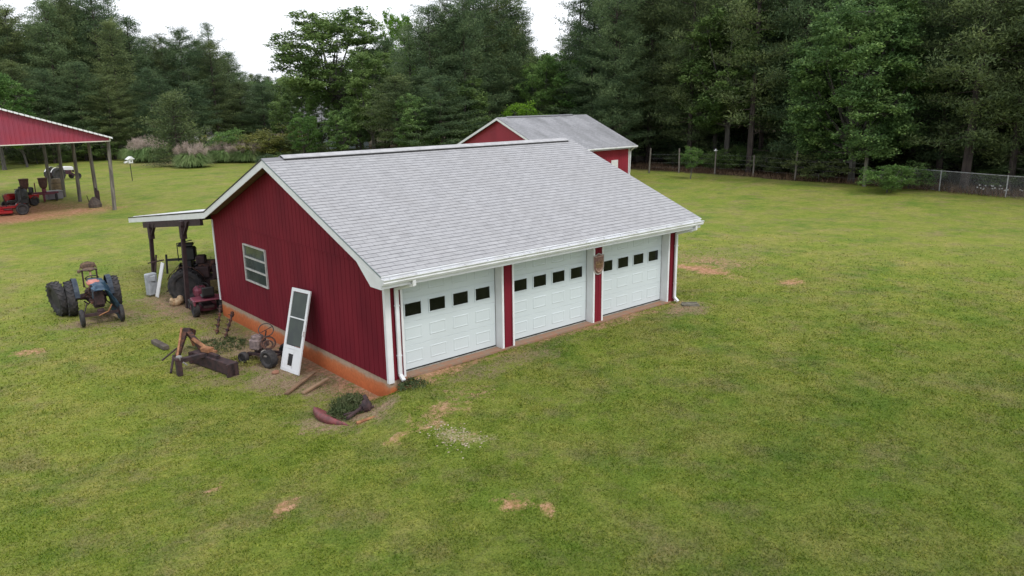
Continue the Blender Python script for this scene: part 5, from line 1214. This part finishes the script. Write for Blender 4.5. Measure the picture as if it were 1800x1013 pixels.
# two rusty harrow bars leaned on the foundation
for i, (a, b) in enumerate((((-.85, 7.78), (-.12, 9.15)), ((-.80, 7.28), (-.10, 8.25)))):
    A = Vector(W(*a, 0)); B = Vector((b[0], b[1], -.02 if i else .02)); B = A+(B-A)*.78; mb = MB().tube([(0, 0, 0), B-A], [.028, .034], 7)
    for k in range(5):
        p = (B-A)*(.12+.2*k); mb.box(p, (.085, .085, .075), Matrix.Rotation(.5*k, 3, 'Z'), bev=.01); mb.tube([p, p+Vector((-.09, .05, .05))], .012, 5)
    mb.box((B-A), (.09, .09, .13), bev=.02)
    tag(mb.build('harrow_bar', RUST, None, loc=A), ('rusty toothed bar leaning at the foundation, nearer the lean-to', 'rusty toothed bar leaning at the foundation, nearer the screen door')[i], 'iron bar')
# curved red fender, wheel hubs and weeds near the corner
vs = []; n = 16
for k in range(n):
    t = k/(n-1); px_ = -.10*math.sin(math.pi*t)+.05*t; py_ = .68-1.36*t; w_ = .03+.12*math.sin(math.pi*min(1, t*1.1+.05))**.7
    hh = .05+.07*math.sin(math.pi*t)
    for du, dz in ((-w_, .0), (-w_*.85, hh), (-w_*.4, hh+.02), (w_*.35, hh*.55), (w_*.9, hh*.35), (w_, .0)): vs.append((px_+du, py_+du*.15, dz+.01))
fs = [(i*6+j, i*6+j+1, (i+1)*6+j+1, (i+1)*6+j) for i in range(n-1) for j in range(5)]
o = MB().add(vs, fs).build('fender', PINKR, None, smooth=True, loc=W(-1.46, -.10, 0))
md = o.modifiers.new('thick', 'SOLIDIFY'); md.thickness = .01
tag(o, 'curved faded red metal fender lying on bare ground by the weeds', 'fender')
jk = thing('scrap_axle', 'dark rusty axle and hubs half hidden in weeds near the garage corner', 'scrap', W(-.95, -.38, 0), .5)
MB().lathe((.12, -.08, .13), (.35, -.9, .35), [(-.06, .07), (-.05, .13), (.05, .14), (.07, .09), (.1, .05)], 16).build('hub', RUSTD, jk)
MB().tube([(-.45, .02, .08), (.1, -.02, .12), (.5, .12, .08)], .035, 7).tube([(-.3, .2, .06), (.2, -.2, .1)], .025, 6).build('axle', RUSTD, jk)
MB().lathe((.48, .16, .1), (.6, -.8, .3), [(-.04, .05), (-.03, .10), (.04, .10), (.05, .06)], 14).box((.3, .1, .05), (.3, .12, .06), bev=.01).build('hub', RUSTD, jk)
MB().tube([(-.55, -.25, .05), (-.3, -.42, .07), (-.18, -.5, .06)], .04, 6).build('bracket', RUSTL, jk)
rs = np.random.RandomState(8)
def weed(x, y, r, h, N, m, label, nm='weed_clump'):
    a = rs.uniform(0, 6.28, N); b = r*np.sqrt(rs.rand(N)); px = b*np.cos(a); py = b*np.sin(a); hh = h*rs.uniform(.3, 1.1, N)*(1-.5*(b/r)**2)
    C = np.stack([px, py, hh*.55], 1); V, F = blades(rs, C, np.full(N, .07), 8, .07, .028, .9, .8, quad=True)
    P0 = np.stack([px, py, 0*px], 1); s = np.stack([np.cos(a)*.004, np.sin(a)*.004, 0*a], 1); T = np.stack([px*1.25, py*1.25, hh], 1)
    V2 = np.stack([P0-s, P0+s, T+s, T-s], 1).reshape(-1, 3); V = np.concatenate([V, V2]); F = np.arange(len(V)).reshape(-1, 4)
    o = bpy.data.objects.new(nm, np_mesh(nm, V, F, m)); COL.objects.link(o); o.location = W(x, y, -.01); return tag(o, label, 'weeds')
weed(-.86, .22, .36, .42, 170, WEED, 'scruffy tall weeds behind the scrap axle near the garage corner')
weed(-1.15, -.12, .34, .26, 120, WEED, 'leafy green weeds growing through the scrap axle near the garage corner')
weed(-.62, .5, .28, .30, 90, PINEB, 'small tuft of grey green weeds between the scrap axle and the foundation')
weed(.35, -.42, .34, .10, 90, WEED, 'low dark weeds at the corner under the left downspout')
weed(-1.3, 4.9, .5, .14, 120, YELG, 'low dry grass clump between the blade implement and the old chassis')
weed(-1.2, 6.6, .75, .10, 200, WEED, 'green weedy patch between the A shaped hitch and the foundation')
# pale crushed stone pieces
cs = MB(); rc = random.Random(12)
for k in range(120):
    t = rc.random(); cx = -.62+.1*math.sin(t*6)+(.35*max(0, t-.6)); cy = -2.45-1.2*t
    x = cx+rc.gauss(0, .17+.08*t); y = cy+rc.gauss(0, .14); r = rc.uniform(.006, .022)
    cs.ball((x, y, g0(x, y)+r*.3), (r*rc.uniform(.8, 1.5), r, r*.5), 5, 3)
tag(cs.build('crushed_stone', mat('pale_stone', (.30, .24, .165), .9, (.44, .37, .28), 9), None), 'pale crushed stone scattered on the lawn in front of the first door', 'gravel', kind='stuff')
o = MB().prism([(-.13, -.24, 0), (.13, -.24, 0), (.1, .24, 0), (-.1, .24, 0)], (0, 0, .06)).box((-.11, 0, .07), (.03, .44, .04)).box((.11, 0, .07), (.03, .44, .04)).build('splash_block', mat('dirty_concrete', (.22, .21, .17), .95, (.13, .12, .09), 10), None, loc=W(9.72, -.62, -.02)); o.rotation_euler = (0, 0, .9); tag(o, 'small pale concrete splash block in the grass under the far downspout', 'splash block')

# ------------------------------------------------------------------ things in and round the pole barn
# red zero turn mower, rear half in the frame
zt = thing('zero_turn_mower', 'bright red wide mower with black rear tyre at the near edge of the pole barn', 'mower', W(-1.05, 39.0, 0), math.radians(172))
for s_ in (-1, 1): wheel(zt, (-.55, s_*.55, .33), .33, .3, True, GREYM, TYRE); wheel(zt, (1.0, s_*.42, .16), .16, .12, False, GREYM, TYRE)
P5(zt, 'deck', MB().box((.35, 0, .22), (.85, 1.5, .16), bev=.05).box((.55, 0, .34), (.4, 1.2, .1), bev=.03), REDP)
P5(zt, 'frame', MB().box((.1, 0, .45), (1.6, .6, .14), bev=.04).box((-.5, .0, .52), (.5, .9, .2), bev=.05), REDP)
P5(zt, 'engine', MB().box((-.72, 0, .74), (.42, .5, .34), bev=.06).lathe((-.72, 0, .9), (0, 0, 1), [(0, .2), (.06, .2), (.1, .12)], 14), BLACK)
P5(zt, 'seat', MB().box((-.1, 0, .74), (.5, .52, .14), bev=.05).box((-.35, 0, 1.0), (.12, .5, .5), bev=.05), BLACK)
P5(zt, 'control_lever', MB().tube([(.2, -.3, .5), (.3, -.3, 1.1), (.3, -.08, 1.15)], .02, 6), BLACK); P5(zt, 'control_lever', MB().tube([(.2, .3, .5), (.3, .3, 1.1), (.3, .08, 1.15)], .02, 6), BLACK)
P5(zt, 'roll_bar', MB().tube([(-.55, -.48, .5), (-.6, -.48, 1.5)], .03, 6).tube([(-.6, .48, 1.5), (-.55, .48, .5)], .03, 6), BLACK)
# two row planter with hoppers
pl = thing('planter', 'rust red two row planter with two tall dark seed hoppers under the pole barn', 'planter', W(1.15, 44.4, 0), math.radians(-14))
P5(pl, 'tool_bar', MB().box((0, 0, .55), (2.6, .12, .12)).box((0, -.3, .5), (2.2, .08, .08)), MAROON)
for x in (-.55, .5):
    h = MB().lathe((x, 0, .85), (0, 0, 1), [(0, .14), (.1, .22), (.3, .26), (.55, .27), (.6, .29), (.66, .29), (.68, .05)], 14); P5(pl, 'hopper', h, mat('brown_hopper', (.14, .065, .05), .7, (.07, .035, .03), 7))
    P5(pl, 'row_unit', MB().beam((x, 0, .55), (x, -.55, .3), .1, .14).lathe((x, -.6, .22), (1, 0, 0), [(-.05, .2), (.05, .2)], 14).beam((x-.12, .2, .6), (x-.12, .5, .15), .06, .1).box((x, 0, .75), (.24, .2, .3), bev=.03), MAROON)
wheel(pl, (1.15, -.1, .26), .26, .14, False, GREYM, TYRE, axisv=(1, 0, 0)); wheel(pl, (-1.15, -.1, .26), .26, .14, False, GREYM, TYRE, axisv=(1, 0, 0))
P5(pl, 'hitch', MB().tube([(-.3, .1, .55), (0, .7, .5)], .03, 6).tube([(.3, .1, .55), (0, .7, .5)], .03, 6).box((0, .2, .9), (.06, .06, .6)), MAROON)
cp_ = thing('sprayer_tank', 'dark grey upright cylinder machine behind the red mower under the barn', 'tank', W(-.05, 41.6, 0))
MB().lathe((0, 0, .1), (0, 0, 1), [(0, .3), (.1, .34), (.9, .34), (1.05, .25), (1.1, .12), (1.2, .11)], 18).build('tank', mat('dark_grey_plastic', (.045, .05, .055), .5), cp_)
MB().box((0, 0, .06), (.7, .6, .08)).box((.0, -.2, 1.25), (.2, .2, .14), bev=.02).build('stand', RUSTD, cp_)
rm2 = rider(W(.45, 42.6, 0), math.radians(205), 'dark red riding mower parked between the wide red mower and the planter', REDP, sc=1.15)
gb = thing('metal_crate', 'low grey metal crate on the clay floor right of the planter', 'crate', W(2.25, 44.9, 0), .2)
MB().box((0, 0, .3), (.9, .7, .5), bev=.03).build('box', mat('lilac_grey_metal', (.22, .20, .22), .6), gb); MB().box((0, 0, .57), (.95, .75, .05)).build('lid', GREYM, gb)
br_ = thing('barrel', 'tan weathered barrel standing between the barn posts', 'barrel', W(3.05, 47.9, 0))
MB().lathe((0, 0, 0), (0, 0, 1), [(0, .26), (.25, .33), (.55, .35), (.85, .33), (1.1, .27)], 18).build('body', mat('tan_barrel', (.24, .17, .10), .8, (.15, .11, .07), 7), br_)
MB().ring((0, 0, .28), (0, 0, 1), .34, .014, 18).ring((0, 0, .82), (0, 0, 1), .34, .014, 18).build('hoop', RUSTD, br_)
# antique tractor on the grass beyond
tr3 = tractor(W(5.1, 59.2, 0), math.radians(18), 'small antique tractor with white hood and cream wheels on grass beyond the barn', mat('white_hood_paint', (.62, .62, .63), .5), mat('dark_maroon_casting', (.06, .02, .03), .7), TYRE, sc=.88, rimm=mat('cream_rim', (.50, .38, .30), .6))
# pump and leaning iron at the second barn post
pm_ = thing('well_pump', 'dark pot shaped pump with an upright iron plate leaning at the second barn post', 'pump', W(3.2, 38.35, 0))
MB().lathe((0, 0, 0), (0, 0, 1), [(0, .36), (.18, .38), (.4, .30), (.55, .16), (.62, .1)], 16).build('body', mat('dark_brown_iron', (.05, .04, .035), .8, (.10, .075, .06), 8), pm_)
MB().beam((.30, -.05, 0), (.18, .05, 1.15), .16, .05).box((.2, -.08, .55), (.2, .12, .9), bev=.02).build('plate', RUSTD, pm_); MB().tube([(-.3, 0, .3), (-.38, 0, .75)], .02, 5).build('handle', RUSTD, pm_)
# white birdhouse on a thin dark pole
bh = thing('birdhouse', 'small white birdhouse on a thin dark pole in the far lawn right of the barn', 'birdhouse', W(9.3, 52.9, 0), .3)
MB().tube([(0, 0, -.1), (-.02, 0, 1.35)], .03, 6).build('pole', BLACK, bh)
MB().box((0, 0, 1.55), (.34, .3, .32), bev=.01).box((-.34, 0, 1.5), (.3, .12, .1), Matrix.Rotation(-.3, 3, 'Y')).build('box', WHITE, bh); MB().prism([(-.3, -.22, 1.70), (.3, -.22, 1.70), (.05, -.22, 1.92)], (0, .44, 0)).build('roof', WHITE, bh)
MB().lathe((0, -.172, 1.56), (0, -1, 0), [(0, .05), (.004, .05)], 12).build('entrance_hole', BLACK, bh)
